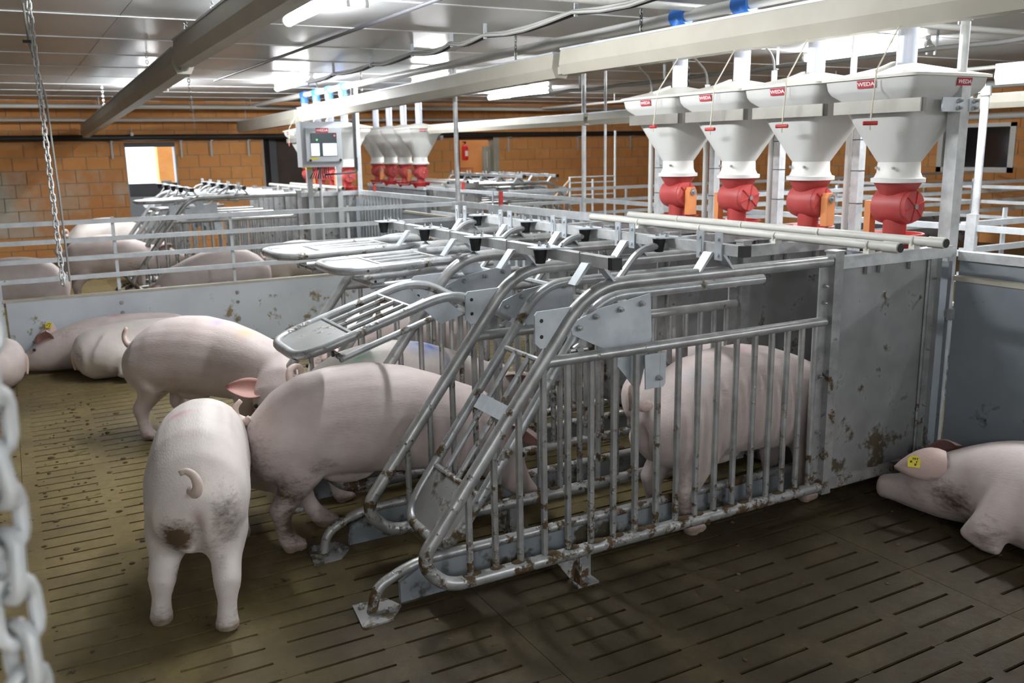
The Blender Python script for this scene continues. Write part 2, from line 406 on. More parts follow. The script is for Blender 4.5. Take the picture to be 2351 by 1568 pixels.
part('frame_post', MB().box(5.60, 5.66, -.02, .2, 1.0, 1.8), 'dark', w1, smooth=False); part('frame_post', MB().box(6.38, 6.50, -.025, .2, .9, 1.86), 'cap', w1, smooth=False)
part('lintel', MB().box(5.6, 6.4, -.02, .2, 1.74, 1.80), 'dark', w1, smooth=False); part('sill', MB().box(5.6, 6.4, -.02, .2, 1.0, 1.09), 'dark', w1, smooth=False)
struct(part('wall_side_room', MB().box(5.0, 7.6, WALL_Y + .75, WALL_Y + .8, 0, CEIL).box(5.0, 5.05, WALL_Y + .22, WALL_Y + .8, 0, CEIL).box(7.55, 7.6, WALL_Y + .22, WALL_Y + .8, 0, CEIL), 'brick', smooth=False), 'brick wall of the side room seen through the hatch')
fx = thing('fire_extinguisher', 'red fire extinguisher hanging in the hatch opening', 'extinguisher', (6.12, WALL_Y + .68, 1.36))
part('cylinder_body', MB().lathe([(.01, 0), (.055, .005), (.06, .03), (.06, .24), (.045, .29), (.02, .31)]), 'fire', fx); part('valve', MB().cyl((0, 0, .31), (0, 0, .35), .018).box(-.05, .02, -.01, .01, .34, .36), 'black', fx)
part('paper_label', MB().box(-.03, .03, -.064, -.058, .08, .18), 'white', fx, smooth=False)
cv = thing('wall_cover', 'beige rounded cover box hanging right in the hatch', 'cover box', (6.29, WALL_Y + .1, 1.12))
part('shell', MB().rings([[(x * .08 * k, y * .05 * k, z) for x, y in ((-1, -.6), (-.6, -1), (.6, -1), (1, -.6), (1, 1), (-1, 1))] for k, z in ((.6, 0), (1, .05), (1, .44), (.8, .5))]), 'cap', cv)
part('handle_rail', MB().beam((-.02, -.06, .1), (-.02, -.06, .4), .02, .02), 'lid', cv)
tb = tag(part('orange_shelf', MB().box(5.72, 6.12, WALL_Y + .3, WALL_Y + .6, 1.2, 1.23).box(5.74, 5.76, WALL_Y + .32, WALL_Y + .34, 0, 1.2).box(6.08, 6.1, WALL_Y + .32, WALL_Y + .34, 0, 1.2), 'orange', smooth=False), 'orange shelf board inside the hatch', 'shelf')
w2 = struct(thing('window_2', None, None, (WALL_X, 0, 0)), 'dark window with white frame on the right wall')
wy0, wy1, wz0, wz1 = ROPEN[0]
part('pane', MB().box(.06, .07, wy0, wy1, wz0, wz1), 'glass', w2, smooth=False)
for (a, b, c, d) in ((wy0, wy0 + .09, wz0, wz1), (wy1 - .09, wy1, wz0, wz1), (wy0, wy1, wz0, wz0 + .08), (wy0, wy1, wz1 - .06, wz1)):
    part('window_frame', MB().box(-.03, .08, a, b, c, d), 'pvcw', w2, smooth=False)
part('side_panel', MB().box(.03, .06, wy1 - .2, wy1 - .09, wz0 + .08, wz1 - .06), 'darkg', w2, smooth=False)
dv = thing('wall_gauge', 'slim grey gauge with red cap on the wall right of the dark window', 'gauge', (WALL_X - .04, 5.55, 1.3))
part('gauge_tube', MB().cyl((0, 0, 0), (0, 0, .42), .028), 'darkg', dv); part('red_cap', MB().cyl((0, 0, .42), (0, 0, .5), .06, .05), 'fire', dv); part('top_fitting', MB().cyl((0, 0, .5), (0, 0, .56), .04), 'white', dv); part('clip', MB().box(-.02, .02, -.05, .05, .2, .215), 'white', dv, smooth=False)
# ---- tube lamps under the ceiling
def lamp(x, y0, y1, label):
    L = thing('tube_lamp', label, 'lamp', (x, (y0 + y1) / 2, CEIL), 'ceiling tube lamps'); h = (y1 - y0) / 2
    part('housing', MB().box(-.03, .03, -h, h, -.03, 0), 'lampw', L, smooth=False)
    part('tube', MB().cyl((0, -h + .02, -.062), (0, h - .02, -.062), .03, seg=14), 'lamp', L)
    for s in (-1, 1):
        part('end_cap', MB().cyl((0, s * (h - .02), -.062), (0, s * (h + .01), -.062), .034, seg=14), 'lampw', L)
    for y in (-h - .06,):
        part('cable_loop', MB().tube([(.07 * math.sin(t) * .7, y + .05 * math.cos(t) * 0 + .03, -.07 - .06 * (1 - math.cos(t))) for t in [(-1.9 + 3.8 * k / 12) for k in range(13)]], .008, 6), 'lampw', L)
    return L
lamp(-.25, 1.86, 3.06, 'bright tube lamp at the top edge, left of the centre')
lamp(-.2, 8.4, 9.9, 'bright tube lamp near the back wall, above the half-door')
lamp(4.8, 2.45, 3.75, 'bright tube lamp behind the two nearest feed hoppers')
lamp(4.8, 8.3, 10.1, 'bright tube lamp high in the middle, above the hatch')
lamp(1.2, 7.4, 8.85, 'bright tube lamp right above the control cabinet')
lamp(2.45, 6.5, 7.5, 'bright tube lamp above the far group of hoppers')
lamp(-.25, -5.4, -4.1, 'unseen tube lamp added behind the viewer for front light, second row from the left wall')  # this and the next three are added, unseen, to light surfaces facing the camera
lamp(-3.1, -5.4, -4.1, 'unseen tube lamp added behind the viewer for front light, row at the left wall')
lamp(2.45, -5.4, -4.1, 'unseen tube lamp added behind the viewer for front light, middle row')
lamp(4.8, -5.4, -4.1, 'unseen tube lamp added behind the viewer for front light, right row')
lamp(-.25, .62, 1.25, 'short unseen tube lamp added for top light over the foreground stalls, just above the picture')  # added out of view to brighten backs and rails, shortened to limit its output
lamp(2.45, -.2, 1.1, 'tube lamp above the near feed hoppers, just above the picture')
# ================================================================== feeding stalls
w = .525; ZT = 1.10
ORD = ['first', 'second', 'third', 'fourth', 'fifth']
FRAME = fillet([(1.04, 0, ZT), (-.13, 0, ZT), (-.80, 0, .235), (-.70, 0, .13), (1.05, 0, .13)], [.14, .075, .06], 7)
BARX = [-.614 + .0985 * i for i in range(9)] + [.27, .365, .46, .555, .65, .74, .825, .905, .98]
def slope_z(x): return ZT - .04 + (x + .165) * (ZT - .04 - .30) / (.165 - .765) * -1 if x < -.165 else ZT
def bolt(mb, x, y, z, d=-1, r=.011):
    return mb.cyl((x, y, z), (x, y + d * .012, z), r, seg=6).cyl((x, y + d * .012, z), (x, y + d * .024, z), r * .55, seg=8)
def xz(y): return lambda u, v, t: (u, y + t, v)
def partition(P, k, detail, last):
    part('frame_tube', lambda: MB().tube(FRAME, .024, 12), 'galvm', P, 'p_frame')
    part('middle_rail', lambda: MB().cyl((-.335, 0, .853), (1.03, 0, .853), .02, seg=12), 'galvm', P, 'p_mid')
    for i, x in enumerate(BARX):
        zt = min(.84, ZT - .04 + (x + .165) * 1.268)
        part('bar', lambda: MB().cyl((0, 0, .13), (0, 0, zt), .0125, seg=8), 'galvm', P, 'p_bar%.2f' % zt, (x, 0, 0))
    part('front_post', lambda: MB().box(1.045, 1.095, -.025, .025, .10, 1.135).box(1.04, 1.10, -.03, .03, 1.135, 1.142), 'galvm', P, 'p_post', smooth=False)
    part('flat_strip', lambda: MB().box(.995, 1.045, .004, .012, .13, 1.09), 'galvm', P, 'p_strip', smooth=False)
    part('front_sheet', lambda: MB().box(1.095, 1.745, -.004, .004, .16, 1.075), 'sheet', P, 'p_sheet', smooth=False)
    part('top_bar', lambda: MB().box(1.095, 1.79, -.022, .022, 1.065, 1.115), 'galv', P, 'p_top', smooth=False)
    part('bottom_bar', lambda: MB().box(1.095, 1.74, -.02, .02, .115, .16), 'galvm', P, 'p_bot', smooth=False)
    part('edge_strip', lambda: MB().box(1.66, 1.70, -.012, -.004, .16, 1.065).cyl((1.645, -.012, .17), (1.645, -.012, 1.06), .006, seg=6), 'galvm', P, 'p_edge', smooth=False)
    pp = part('pivot_plate', lambda: MB().prism([(-.185, .95), (-.17, .975), (-.07, 1.01), (.158, 1.045), (.166, .885), (.115, .70), (.10, .69), (-.05, .865), (-.18, .93)], xz(.03), 0, .006), 'plate', P, 'p_piv', smooth=False)
    lp = part('lower_plate', lambda: MB().prism([(.105, .83), (.20, .83), (.20, .71), (.19, .70), (.11, .70)], xz(-.012), 0, .006), 'plate', P, 'p_low', smooth=False)
    fp = part('latch_plate', lambda: MB().prism([(-.35, 1.02), (-.34, 1.032), (-.20, 1.036), (-.30, .905), (-.33, .905), (-.35, .925)], xz(.0), -.004, .004), 'plate', P, 'p_flag', smooth=False)
    if detail:
        for (x, z) in ((-.155, .952), (-.085, .985), (.02, 1.0), (.115, 1.012)):
            part('bolt', lambda: bolt(MB(), 0, 0, 0), 'steel', pp, 'bolt', (x, .03, z))
        part('bolt', lambda: bolt(MB(), 0, 0, 0), 'steel', lp, 'bolt', (.165, -.012, .738))
        for z in (.945, 1.0): part('bolt_hole', lambda: MB().cyl((0, -.0052, 0), (0, -.0045, 0), .007, seg=10), 'ink', fp, 'phole', (-.325, 0, z))
        hb = part('hinge_bolt', lambda: bolt(MB(), 0, 0, 0, r=.024).cyl((-.035, -.008, 0), (.035, -.008, 0), .008, seg=8), 'steel', P, 'hbolt', (-.16, .03, .875))
        for z in (1.0, .93, .62, .38): part('bolt', lambda: bolt(MB(), 0, 0, 0, r=.008), 'steel', P, 'bolts', (1.02, .004, z))
        for x in (1.25, 1.33, 1.52): part('clamp', lambda: MB().box(-.012, .012, -.018, -.002, -.03, .0).cyl((0, -.01, -.035), (0, -.01, .004), .005, seg=6), 'steel', P, 'clampm', (x, -.006, 1.066), smooth=False)
        for z in (.98, .66, .4, .2): part('bolt', lambda: bolt(MB(), 0, 0, 0, r=.008), 'steel', P, 'bolts', (1.68, -.012, z))
    for x in (-.15, 1.62):
        part('support_foot', lambda: MB().box(-.045, .045, -.03, .03, .0, .008).box(-.035, .035, .010, .018, .008, .115).box(-.035, -.028, -.025, .018, .008, .115).add([(-.045, .0, .008), (-.045, .006, .008), (-.12, .006, .11), (-.12, 0, .11), (-.035, 0, .11), (-.035, .006, .11)], [(0, 3, 4), (1, 5, 2), (0, 1, 2, 3), (0, 4, 5, 1)]), 'galvm', P, 'p_foot', (x, 0, 0), smooth=False)
    if detail and k < 2:
        rg = random.Random(k); mb = MB()
        for x in BARX:
            if rg.random() < .85: mb.sphere((x + rg.uniform(-.03, .03), -.002, .152), .02, 8, 4, (rg.uniform(.8, 2.2), .7, .45))
        part('muck_crust', mb, 'muckp', P)
def kerb(Kt, detail):
    part('kick_tube', lambda: MB().tube(fillet([(-.905, 0, .004), (-.885, 0, .09), (-.74, 0, .15), (1.28, 0, .15)], [.07, .09], 6), .019, 10), 'galvm', Kt, 'k_tube')
    part('kick_board', lambda: MB().prism([(-.80, .015), (1.28, .015), (1.28, .14), (-.70, .14), (-.80, .09)], xz(0), -.01, .01), 'boardd', Kt, 'k_board', smooth=False)
    fp = part('foot_plate', lambda: MB().prism([(-.97, -.085), (-.96, -.095), (-.86, -.085), (-.80, -.01), (-.83, .07), (-.95, .075)], lambda u, v, t: (u, v, t), 0.0, .007), 'sheet', Kt, 'k_plate', smooth=False)
    if detail:
        for (x, y) in ((-.85, -.03), (-.93, .04)): part('bolt', lambda: MB().cyl((0, 0, .007), (0, 0, .016), .012, seg=6).cyl((0, 0, .016), (0, 0, .024), .006, seg=8), 'steel', fp, 'kbolt', (x, y, 0))
# ---- rear gates: side profile (x, z) from the front arm to the tip, in three states
GATE = {'closed': [(.74, 1.045), (-.05, 1.045), (-.665, .215)], 'half': [(-.12, .90), (-.36, 1.03), (-.99, .835)], 'up': [(.40, 1.06), (.05, 1.085), (-.65, 1.065)], 'upb': [(.40, 1.06), (.05, 1.10), (-.76, 1.085)]}
def gate(G, state, detail):
    pr = GATE[state]; a, b = .065, .455; ix, tip = Vector((pr[1][0], 0, pr[1][1])), Vector((pr[2][0], 0, pr[2][1]))
    d = (tip - ix); L = d.length; d.normalize(); nrm = Vector((d.z, 0, -d.x))     # nrm points to the outer / upper side when flipped
    if nrm.z < 0: nrm = -nrm
    at = lambda s, y, o=0: ix + d * s + Vector((0, y, 0)) + nrm * o
    path = fillet([(pr[0][0], a, pr[0][1]), (pr[1][0], a, pr[1][1]), (tip.x, a, tip.z), (tip.x, b, tip.z), (pr[1][0], b, pr[1][1]), (pr[0][0], b, pr[0][1])], [.12, .12, .12, .12], 7)
    part('gate_frame', lambda: MB().tube(path, .019, 12), 'galvg', G, 'g_fr' + state)
    sl = L - .22; su = L * .28
    part('cross_bar', lambda: MB().cyl(at(su, a), at(su, b), .011, seg=8), 'galvg', G, 'g_cu' + state)
    part('cross_bar', lambda: MB().cyl(at(sl, a), at(sl, b), .011, seg=8), 'galvg', G, 'g_cl' + state)
    for y in (.16, .26, .36):
        part('gate_bar', lambda: MB().cyl(at(su, y), at(sl, y), .0105, seg=8), 'galvg', G, 'g_b%s%.2f' % (state, y))
    def tongue():
        poly = [(sl, a), (L - .10, a), (L - .03, a + .06), (L, a + .12), (L, b - .12), (L - .03, b - .06), (L - .10, b), (sl, b)]
        return MB().prism(poly, lambda u, v, t: at(u, v, t), -.004, .004)
    part('end_plate', tongue, 'plate' if state[:2] == 'up' else 'sheet', G, 'g_t' + state, smooth=False)
    if state == 'closed':
        part('flat_band', lambda: MB().prism([(su + .20, .13), (su + .26, .13), (su + .26, .40), (su + .20, .40)], lambda u, v, t: at(u, v, t), .008, .014), 'plate', G, 'g_band', smooth=False)
    else:
        o = -.085
        for y in (.13, .39): part('guard_tube', lambda: MB().cyl(at(L * .92 - .10, y, o), at(.02 if state == 'half' else -.2, y, o), .013, seg=10), 'galvg', G, 'g_gt%s%.2f' % (state, y))
        part('guard_link', lambda: MB().cyl(at(L * .9 - .10, .13, o), at(L * .9 - .10, .39, o), .012, seg=8), 'galvg', G, 'g_gl' + state)
        for y in (a, b): part('link_plate', lambda: MB().prism([(.06, .0), (.16, .0), (.10, -.10), (.0, -.10)], lambda u, v, t: at(u, y + t, v), -.004, .004), 'plate', G, 'g_lp%s%.2f' % (state, y), smooth=False)
    if detail and state != 'closed':
        for q in (.10,): part('bolt_hole', lambda: MB().cyl((tip.x + q + .02, a - .0195, tip.z + (.02 if state == 'half' else 0)), (tip.x + q + .02, a - .018, tip.z), .006, seg=8), 'ink', G, 'g_hole' + state)
    part('lift_tube', lambda: MB().tube(fillet([(.404, .26, 1.185), (.28, .26, 1.18), (.12, .26, 1.0)], .12, 6), .014, 8), 'galvg', G, 'g_lift')
    part('lift_cross', lambda: MB().cyl((.12, a, 1.0), (.12, b, 1.0), .012, seg=8), 'galvg', G, 'g_liftc')
def stop_bar(B, x, z, y0, y1, kind, detail):
    part('square_tube', lambda: MB().box(x - .019, x + .019, y0, y1, z - .019, z + .019), 'galv', B, 'sb' + kind, smooth=False)
    for y in (y0, y1): part('end_cap', lambda: MB().box(-.02, .02, -.012, .012, -.02, .02), 'black', B, 'sbcap', (x, y, z), smooth=False)
    for i in range(4):
        yc = (i + .5) * w
        sp = part('stop_plate', lambda: MB().prism([(-.085, -.03), (-.075, -.04), (-.025, -.05), (.035, -.095), (.035, .095), (-.025, .05), (-.075, .04), (-.085, .03)], lambda u, v, t: (u, v, t), .0, .005), 'plate', B, 'splate', (x - .005, yc, z + .0195), smooth=False)
        part('rubber_stop', lambda: MB().lathe([(.014, -.055), (.018, -.054), (.026, -.004), (.026, 0)], seg=14), 'rubber', sp, 'rstop', (-.045, 0, 0))
        if detail:
            for (u, v) in ((.015, -.055), (.015, .055), (-.03, -.03), (-.03, .03)):
                part('bolt', lambda: MB().cyl((0, 0, .005), (0, 0, .012), .008, seg=6).cyl((0, 0, .012), (0, 0, .022), .004, seg=6), 'steel', sp, 'spb', (u, v, 0))
    for k in range(5 if kind == '2' else 4):
        yc = k * w + (.0 if k else -.0)
        part('saddle_bracket', lambda: MB().prism([(-.085, 0), (-.075, 0), (-.02, .062), (.02, .062), (.075, 0), (.085, 0), (.03, .07), (-.03, .07)], lambda u, v, t: (u, t, v), -.022, .022), 'plate', B, 'sadl', (x, yc, ZT + .012), smooth=False)
        ub = [(-.023, -.005), (-.023, .045), (.023, .045), (.023, -.005)]
        part('u_bolt', lambda: MB().tube([(-.024, 0, -.025), (-.024, 0, .024), (.024, 0, .024), (.024, 0, -.025)], .004, 6), 'steel', B, 'ubolt', (x, yc + .04, z))
        if kind == '2':
            for dy in (-.05, .05): part('clamp_plate', lambda: MB().box(-.026, -.02, -.018, .018, -.05, .05).cyl((-.03, 0, .03), (-.015, 0, .03), .007, seg=6).cyl((-.03, 0, -.03), (-.015, 0, -.03), .007, seg=6), 'plate', B, 'clp', (x, yc + dy, z + .01), smooth=False)
# ---- feed hoppers
def sq(hx, hy, z, rnd, n=32, c=(0, 0)):
    out = []
    for k in range(n):
        a = 2 * PI * (k + .5) / n; e = 2 / rnd
        ca, sa = math.cos(a), math.sin(a)
        out.append((c[0] + hx * math.copysign(abs(ca) ** e, ca), c[1] + hy * math.copysign(abs(sa) ** e, sa), z))
    return out
_fm = {}
def text_mesh(txt, size):
    if txt in _fm: return _fm[txt]
    cu = bpy.data.curves.new('lettering', 'FONT'); cu.body = txt; cu.size = size; cu.align_x = 'CENTER'; cu.align_y = 'CENTER'; cu.extrude = .0006; cu.offset = .0006
    o = bpy.data.objects.new('tmp', cu); COL.objects.link(o); dg = bpy.context.evaluated_depsgraph_get()
    me = bpy.data.meshes.new_from_object(o.evaluated_get(dg)); bpy.data.objects.remove(o); me.materials.clear(); me.materials.append(M['white']); _fm[txt] = me; return me
def sticker(parent, loc, rot, s=1):
    st = part('sticker', lambda: MB().box(-.047, .047, -.0165, .0165, 0, .0015).box(-.044, .044, -.0145, -.0135, .0015, .0018), 'redl', parent, 'stk', loc, smooth=False, label='small red WEDA sticker')
    st.rotation_euler = rot; st.scale = (s, s, s)
    t = link('lettering', text_mesh('WEDA', .027), st, (0, 0, .0018)); t.scale = (1.12, .86, 1); return st
def hopper(Hh, i, detail, near):
    """origin on the floor under the outlet"""
    b = part('bin', lambda: MB().rings([sq(.25, .25, 1.842, 14), sq(.245, .245, 1.80, 12), sq(.235, .235, 1.778, 10), sq(.20, .20, 1.748, 8), sq(.185, .185, 1.70, 7), sq(.142, .142, 1.60, 5), sq(.11, .11, 1.525, 3.2), sq(.092, .092, 1.478, 2.1)]), 'bin', Hh, 'h_bin')
    part('lid', lambda: MB().rings([sq(.2615, .2615, 1.838, 18), sq(.2615, .2615, 1.85, 18), sq(.20, .20, 1.868, 8), sq(.05, .05, 1.908, 2.4)]), 'lid', Hh, 'h_lid')
    col = part('collar', lambda: MB().lathe([(.092, 1.478), (.094, 1.43), (.104, 1.408), (.118, 1.404), (.118, 1.386), (.10, 1.384)][::-1], seg=28), 'coll', Hh, 'h_col')
    dz = part('dispenser', lambda: MB().lathe([(.05, 1.12), (.052, 1.20), (.06, 1.24), (.05, 1.31), (.075, 1.335), (.106, 1.386)], seg=24).lathe([(.03, -.082), (.078, -.08), (.083, -.06), (.083, .06), (.078, .08), (.03, .082)], (0, 0, 1.278), 24, 'y'), 'redd', Hh, 'h_dis')
    side = -1 if near else 1
    cvr = part('drum_cover', lambda: MB().lathe([(.02, -.102), (.070, -.098), (.076, -.08)], (0, 0, 1.278), 20, 'y'), 'redd', dz, 'h_cov')
    part('ribs', lambda: (lambda mb: [mb.beam((.015 * math.cos(q), -.103, 1.278 + .015 * math.sin(q)), (.07 * math.cos(q), -.1, 1.278 + .07 * math.sin(q)), .006, .007) for q in [k * PI / 3 + .3 for k in range(6)]] and mb)(MB()), 'red', cvr, 'h_ribs')
    part('hub', lambda: MB().cyl((0, -.098, 1.278), (0, -.112, 1.278), .012, seg=8), 'steel', cvr, 'h_hub')
    if near:
        mo = part('motor', lambda: MB().rings([[(x * .026, y, z) for x in (1,) for (x, z) in ((-.028, 1.16), (.028, 1.16), (.028, 1.30), (.016, 1.322), (-.016, 1.322), (-.028, 1.30))] for y in (-.145, -.105)]), 'orange', dz, 'h_mot', smooth=False)
        me_ = mo.data
        if 'fixed' not in CACHE:
            for v_ in me_.vertices: v_.co.x *= 38.5
            CACHE['fixed'] = 1
        part('motor_hub', lambda: MB().cyl((0, -.145, 1.295), (0, -.152, 1.295), .02, seg=14).cyl((0, -.152, 1.295), (0, -.16, 1.295), .008, seg=8), 'steel', mo, 'h_mh')
        part('motor_cable', lambda: MB().tube(fillet([(0, -.125, 1.16), (.02, -.14, 1.11), (.2, -.25, 1.13)], .05, 5), .004, 6), 'cableg', mo, 'h_mc')
    else:
        part('motor', lambda: MB().box(-.05, -.012, .10, .135, 1.15, 1.30), 'orange', dz, 'h_mot2', smooth=False)
    part('funnel_tray', lambda: MB().lathe([(.045, 1.075), (.085, 1.08), (.125, 1.147), (.131, 1.147), (.131, 1.152), (.122, 1.152), (.08, 1.09), (.0455, 1.085)], seg=24), 'red', Hh, 'h_tray')
    part('drop_tube', lambda: MB().cyl((0, 0, 1.90), (0, 0, 2.2), .044, seg=18), 'tube', Hh, 'h_tube')
    part('tube_joint', lambda: MB().lathe([(.046, 2.2), (.052, 2.205), (.052, 2.26), (.046, 2.30)], seg=18), 'blue', Hh, 'h_joint')
    part('rail_plate', lambda: MB().box(-.222, -.214, -.262, .20, 1.692, 1.748).box(-.222, -.19, -.262, -.256, 1.692, 1.748), 'stain', Hh, 'h_rail', smooth=False)
    if detail:
        for y in (-.05, .05):
            part('bolt', lambda: MB().cyl((-.09, 0, 1.452), (-.10, 0, 1.452), .007, seg=6), 'steel', col, 'cbolt', (0, y * .9, 0))
        part('latch', lambda: MB().beam((-.19, 0, 1.875), (-.06, .02, 1.912), .02, .012), 'lid', Hh, 'h_latch', smooth=False)
    sticker(b, (-.253, .0, 1.816), (PI / 2 + .2, 0, -PI / 2)); sticker(b, (.06, -.253, 1.816), (PI / 2 + .2, 0, 0))
BLOCK = ['the foreground stalls', 'the back left stalls', 'the far aisle stalls']
def crate_group(g, ox, oy, sx, gates, detail):
    bt = BLOCK[g]; at = lambda x, y, z=0: (ox + sx * x, oy + y, z); sc = (sx, 1, 1) if sx < 0 else None
    for k in range(5):
        P = thing('stall_partition', '%s galvanized barred stall partition from the camera in %s' % (ORD[k], bt), 'partition', at(0, k * w), 'stall partitions of ' + bt, scale=sc)
        partition(P, k, detail, k == 4)
    for k in range(4):
        if g == 0 or k < 2:
            Kt = thing('kick_rail', '%s floor kick rail from the camera in %s' % (ORD[k], bt), 'rail', at(0, .19 + .545 * k), 'kick rails of ' + bt, scale=sc); kerb(Kt, detail)
        st = {'closed': 'closed slanting', 'half': 'half lifted', 'up': 'lifted level', 'upb': 'lifted level'}[gates[k]]
        G = thing('rear_gate', '%s tubular rear gate, %s from the camera in %s' % (st, ORD[k], bt), 'gate', at(0, k * w), 'rear gates of ' + bt, scale=sc); gate(G, gates[k], detail)
        Hh = thing('feed_hopper', 'white WEDA feed hopper with red doser, %s from the camera above %s' % (ORD[k], bt), 'hopper', at(1.753, (k + .5) * w), 'feed hoppers of ' + bt, scale=sc); hopper(Hh, k, detail, k % 2 == 1)
        if g < 2:
            cz = (1.649, 1.651, 1.65, 1.677)[k]; y0 = (.211, .729, 1.245, 1.736)[k]; y1 = y0 - (.044, .052, .069, .10)[k]
            Pc = thing('pull_cord', 'cream pull cord with red handle, %s from the camera in %s' % (ORD[k], bt), 'cord', at(1.48, y0), 'pull cords of ' + bt, scale=sc)
            part('string', MB().tube([(0, 0, cz - .03), (0, 0, cz), (0, (y1 - y0) * .35, 1.87), (.09, y1 - y0, 2.05)], .0035, 6), 'cord', Pc)
            hd = part('handle', lambda: MB().cyl((0, -.03, 0), (0, .03, 0), .009, seg=12), 'red', Pc, 'cordh', (0, 0, cz)); hd.rotation_euler = (0, 0, (.9, .35, .2, -.1)[k])
    for (x, z, y0, y1, kind, tx) in ((-.118, 1.19, -.134, 1.90, '1', 'front'), (.425, 1.195, -.16, 1.90, '2', 'second')):
        B = thing('stop_bar', '%s square cross bar with rubber stops on top of %s' % ('rear' if kind == '1' else 'middle', bt), 'bar', at(0, 0), 'stop bars of ' + bt, scale=sc); stop_bar(B, x, z, y0, y1, kind, detail)
    for (x, tx) in ((1.27, 'inner'), (1.555, 'outer')):
        Wp = thing('water_pipe', '%s grey plastic water pipe lying across the top of %s' % (tx, bt), 'pipe', at(x, 0), 'water pipes of ' + bt, scale=sc)
        part('pipe', lambda: MB().cyl((0, -.15, 1.150), (0, 2.06, 1.150), .02, seg=14), 'pvc', Wp, 'wp'); part('end_cap', lambda: MB().cyl((0, -.153, 1.150), (0, -.148, 1.150), .019, seg=14), 'black', Wp, 'wpc'); part('socket', lambda: MB().cyl((0, -.148, 1.150), (0, -.07, 1.150), .0235, seg=14), 'pvc', Wp, 'wps')
        for k in range(4): part('pipe_clip', lambda: MB().box(-.02, .02, -.014, .014, 1.115, 1.135).tube([(-.02, 0, 1.13), (-.024, 0, 1.15), (-.015, 0, 1.168)], .005, 6), 'lid', Wp, 'wpk', (0, k * w, 0), smooth=False)
    Tr = tag(part('feed_trough', MB().rings([[(1.30, y, .02), (1.74, y, .02), (1.74, y, .30), (1.70, y, .30), (1.60, y, .07), (1.40, y, .07), (1.33, y, .22), (1.30, y, .22)] for y in (.14, 4 * w - .03)]), 'sheet', smooth=False), 'long grey feed trough at the head end of ' + bt, 'trough'); Tr.location = at(0, 0); Tr.scale = (sx, 1, 1)
    Fb = thing('stall_front', 'grey front board and top rail closing the head end of ' + bt, 'panel', at(0, 0), scale=sc)
    part('board', MB().box(1.80, 1.825, .0, 4 * w, .1, 1.04), 'boardd', Fb, smooth=False); part('top_rail', MB().box(1.795, 1.835, 0, 4 * w, 1.06, 1.10), 'galvf', Fb, smooth=False)
crate_group(0, 0, 0, 1, ['closed', 'half', 'up', 'upb'], True)
crate_group(1, 0, 7.75, 1, ['up', 'closed', 'closed', 'closed'], False)
crate_group(2, 2.95 + 1.753, 8.3, -1, ['closed'] * 4, False)
# ================================================================== fences, posts, boards
def rail_fence(name, label, cat, a, b, zs, posts, board=None, group=None, r=.017, mat_='galvf', postw=.024, pz=(.45, 1.11), bolts=True):
    """straight fence from a to b; zs rail heights; posts = distances; board = (z0, z1, material)"""
    a = Vector((*a, 0)); b = Vector((*b, 0)); L = (b - a).length; T = thing(name, label, cat, a, group, math.atan2(b.y - a.y, b.x - a.x))
    for z in zs: part('rail', MB().box(0, L, -.016, .016, z - r, z + r), mat_, T, smooth=False)
    for p in posts: part('upright', MB().box(p - postw / 2, p + postw / 2, .017, .027, *pz), mat_, T, smooth=False)
    if board:
        z0, z1, m = board; bd = part('board', MB().box(.02, L - .02, -.022, .016, z0, z1), m, T, smooth=False)
        part('board_cap', MB().box(.0, L, -.026, .02, z1, z1 + .018), 'cap', T, smooth=False)
        if bolts:
            for p in posts:
                for z in (z1 - .07, z1 - .15, z1 - .29): part('bolt', lambda: MB().cyl((0, -.022, 0), (0, -.034, 0), .016, .011, 10), 'steel', bd, 'fbolt', (p, 0, z))
    return T
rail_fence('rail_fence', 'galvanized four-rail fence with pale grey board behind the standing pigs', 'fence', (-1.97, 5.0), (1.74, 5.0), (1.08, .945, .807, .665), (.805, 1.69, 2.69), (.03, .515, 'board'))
rail_fence('rail_fence', 'short dark fence piece at the left picture edge', 'fence', (-3.36, 5.0), (-2.0, 5.0), (1.08, .945, .807, .665), (.4,), (.03, .60, 'boardd'))
lp = tag(part('fence_post', MB().box(-.02, .02, -.02, .02, 0, .86), 'galvf', loc=(-1.985, 5.0, 0), smooth=False), 'short galvanized post at the left end of the rail fence', 'post')
cp = thing('corner_pole', 'slim round pole rising at the right end of the rail fence', 'pole', (1.775, 5.0, 0))
part('pole', MB().cyl((0, 0, 0), (0, 0, 2.30), .021, seg=12), 'galv', cp); part('hinge_bracket', MB().box(-.06, .06, -.028, .028, 1.03, 1.10).cyl((.05, 0, .82), (.05, 0, 1.16), .012, seg=8), 'galv', cp)
# barred front of the pen between stalls and rail fence
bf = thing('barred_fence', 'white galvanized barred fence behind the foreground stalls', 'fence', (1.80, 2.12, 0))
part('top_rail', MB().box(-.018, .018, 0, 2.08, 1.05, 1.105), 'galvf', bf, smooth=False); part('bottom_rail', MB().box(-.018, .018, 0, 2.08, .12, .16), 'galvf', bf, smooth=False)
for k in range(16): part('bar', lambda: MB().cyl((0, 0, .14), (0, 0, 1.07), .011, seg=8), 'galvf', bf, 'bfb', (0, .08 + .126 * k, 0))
part('plate', MB().box(-.012, .012, 2.08, 2.30, .15, 1.10), 'plate', bf, smooth=False)
hd = part('red_handle', MB().box(-.012, .012, 2.075, 2.11, 1.09, 1.215), 'red', bf, smooth=False)
bp = thing('board_fence', 'grey board panel between barred fence and corner pole', 'fence', (1.80, 4.45, 0))
part('board', MB().box(-.012, .012, 0, .50, .05, 1.0), 'boardd', bp, smooth=False); part('top_rail', MB().box(-.018, .018, 0, .5, 1.05, 1.10), 'galvf', bp, smooth=False)
b2 = thing('barred_fence', 'grey barred fence in front of the back stalls', 'fence', (1.80, 5.05, 0))
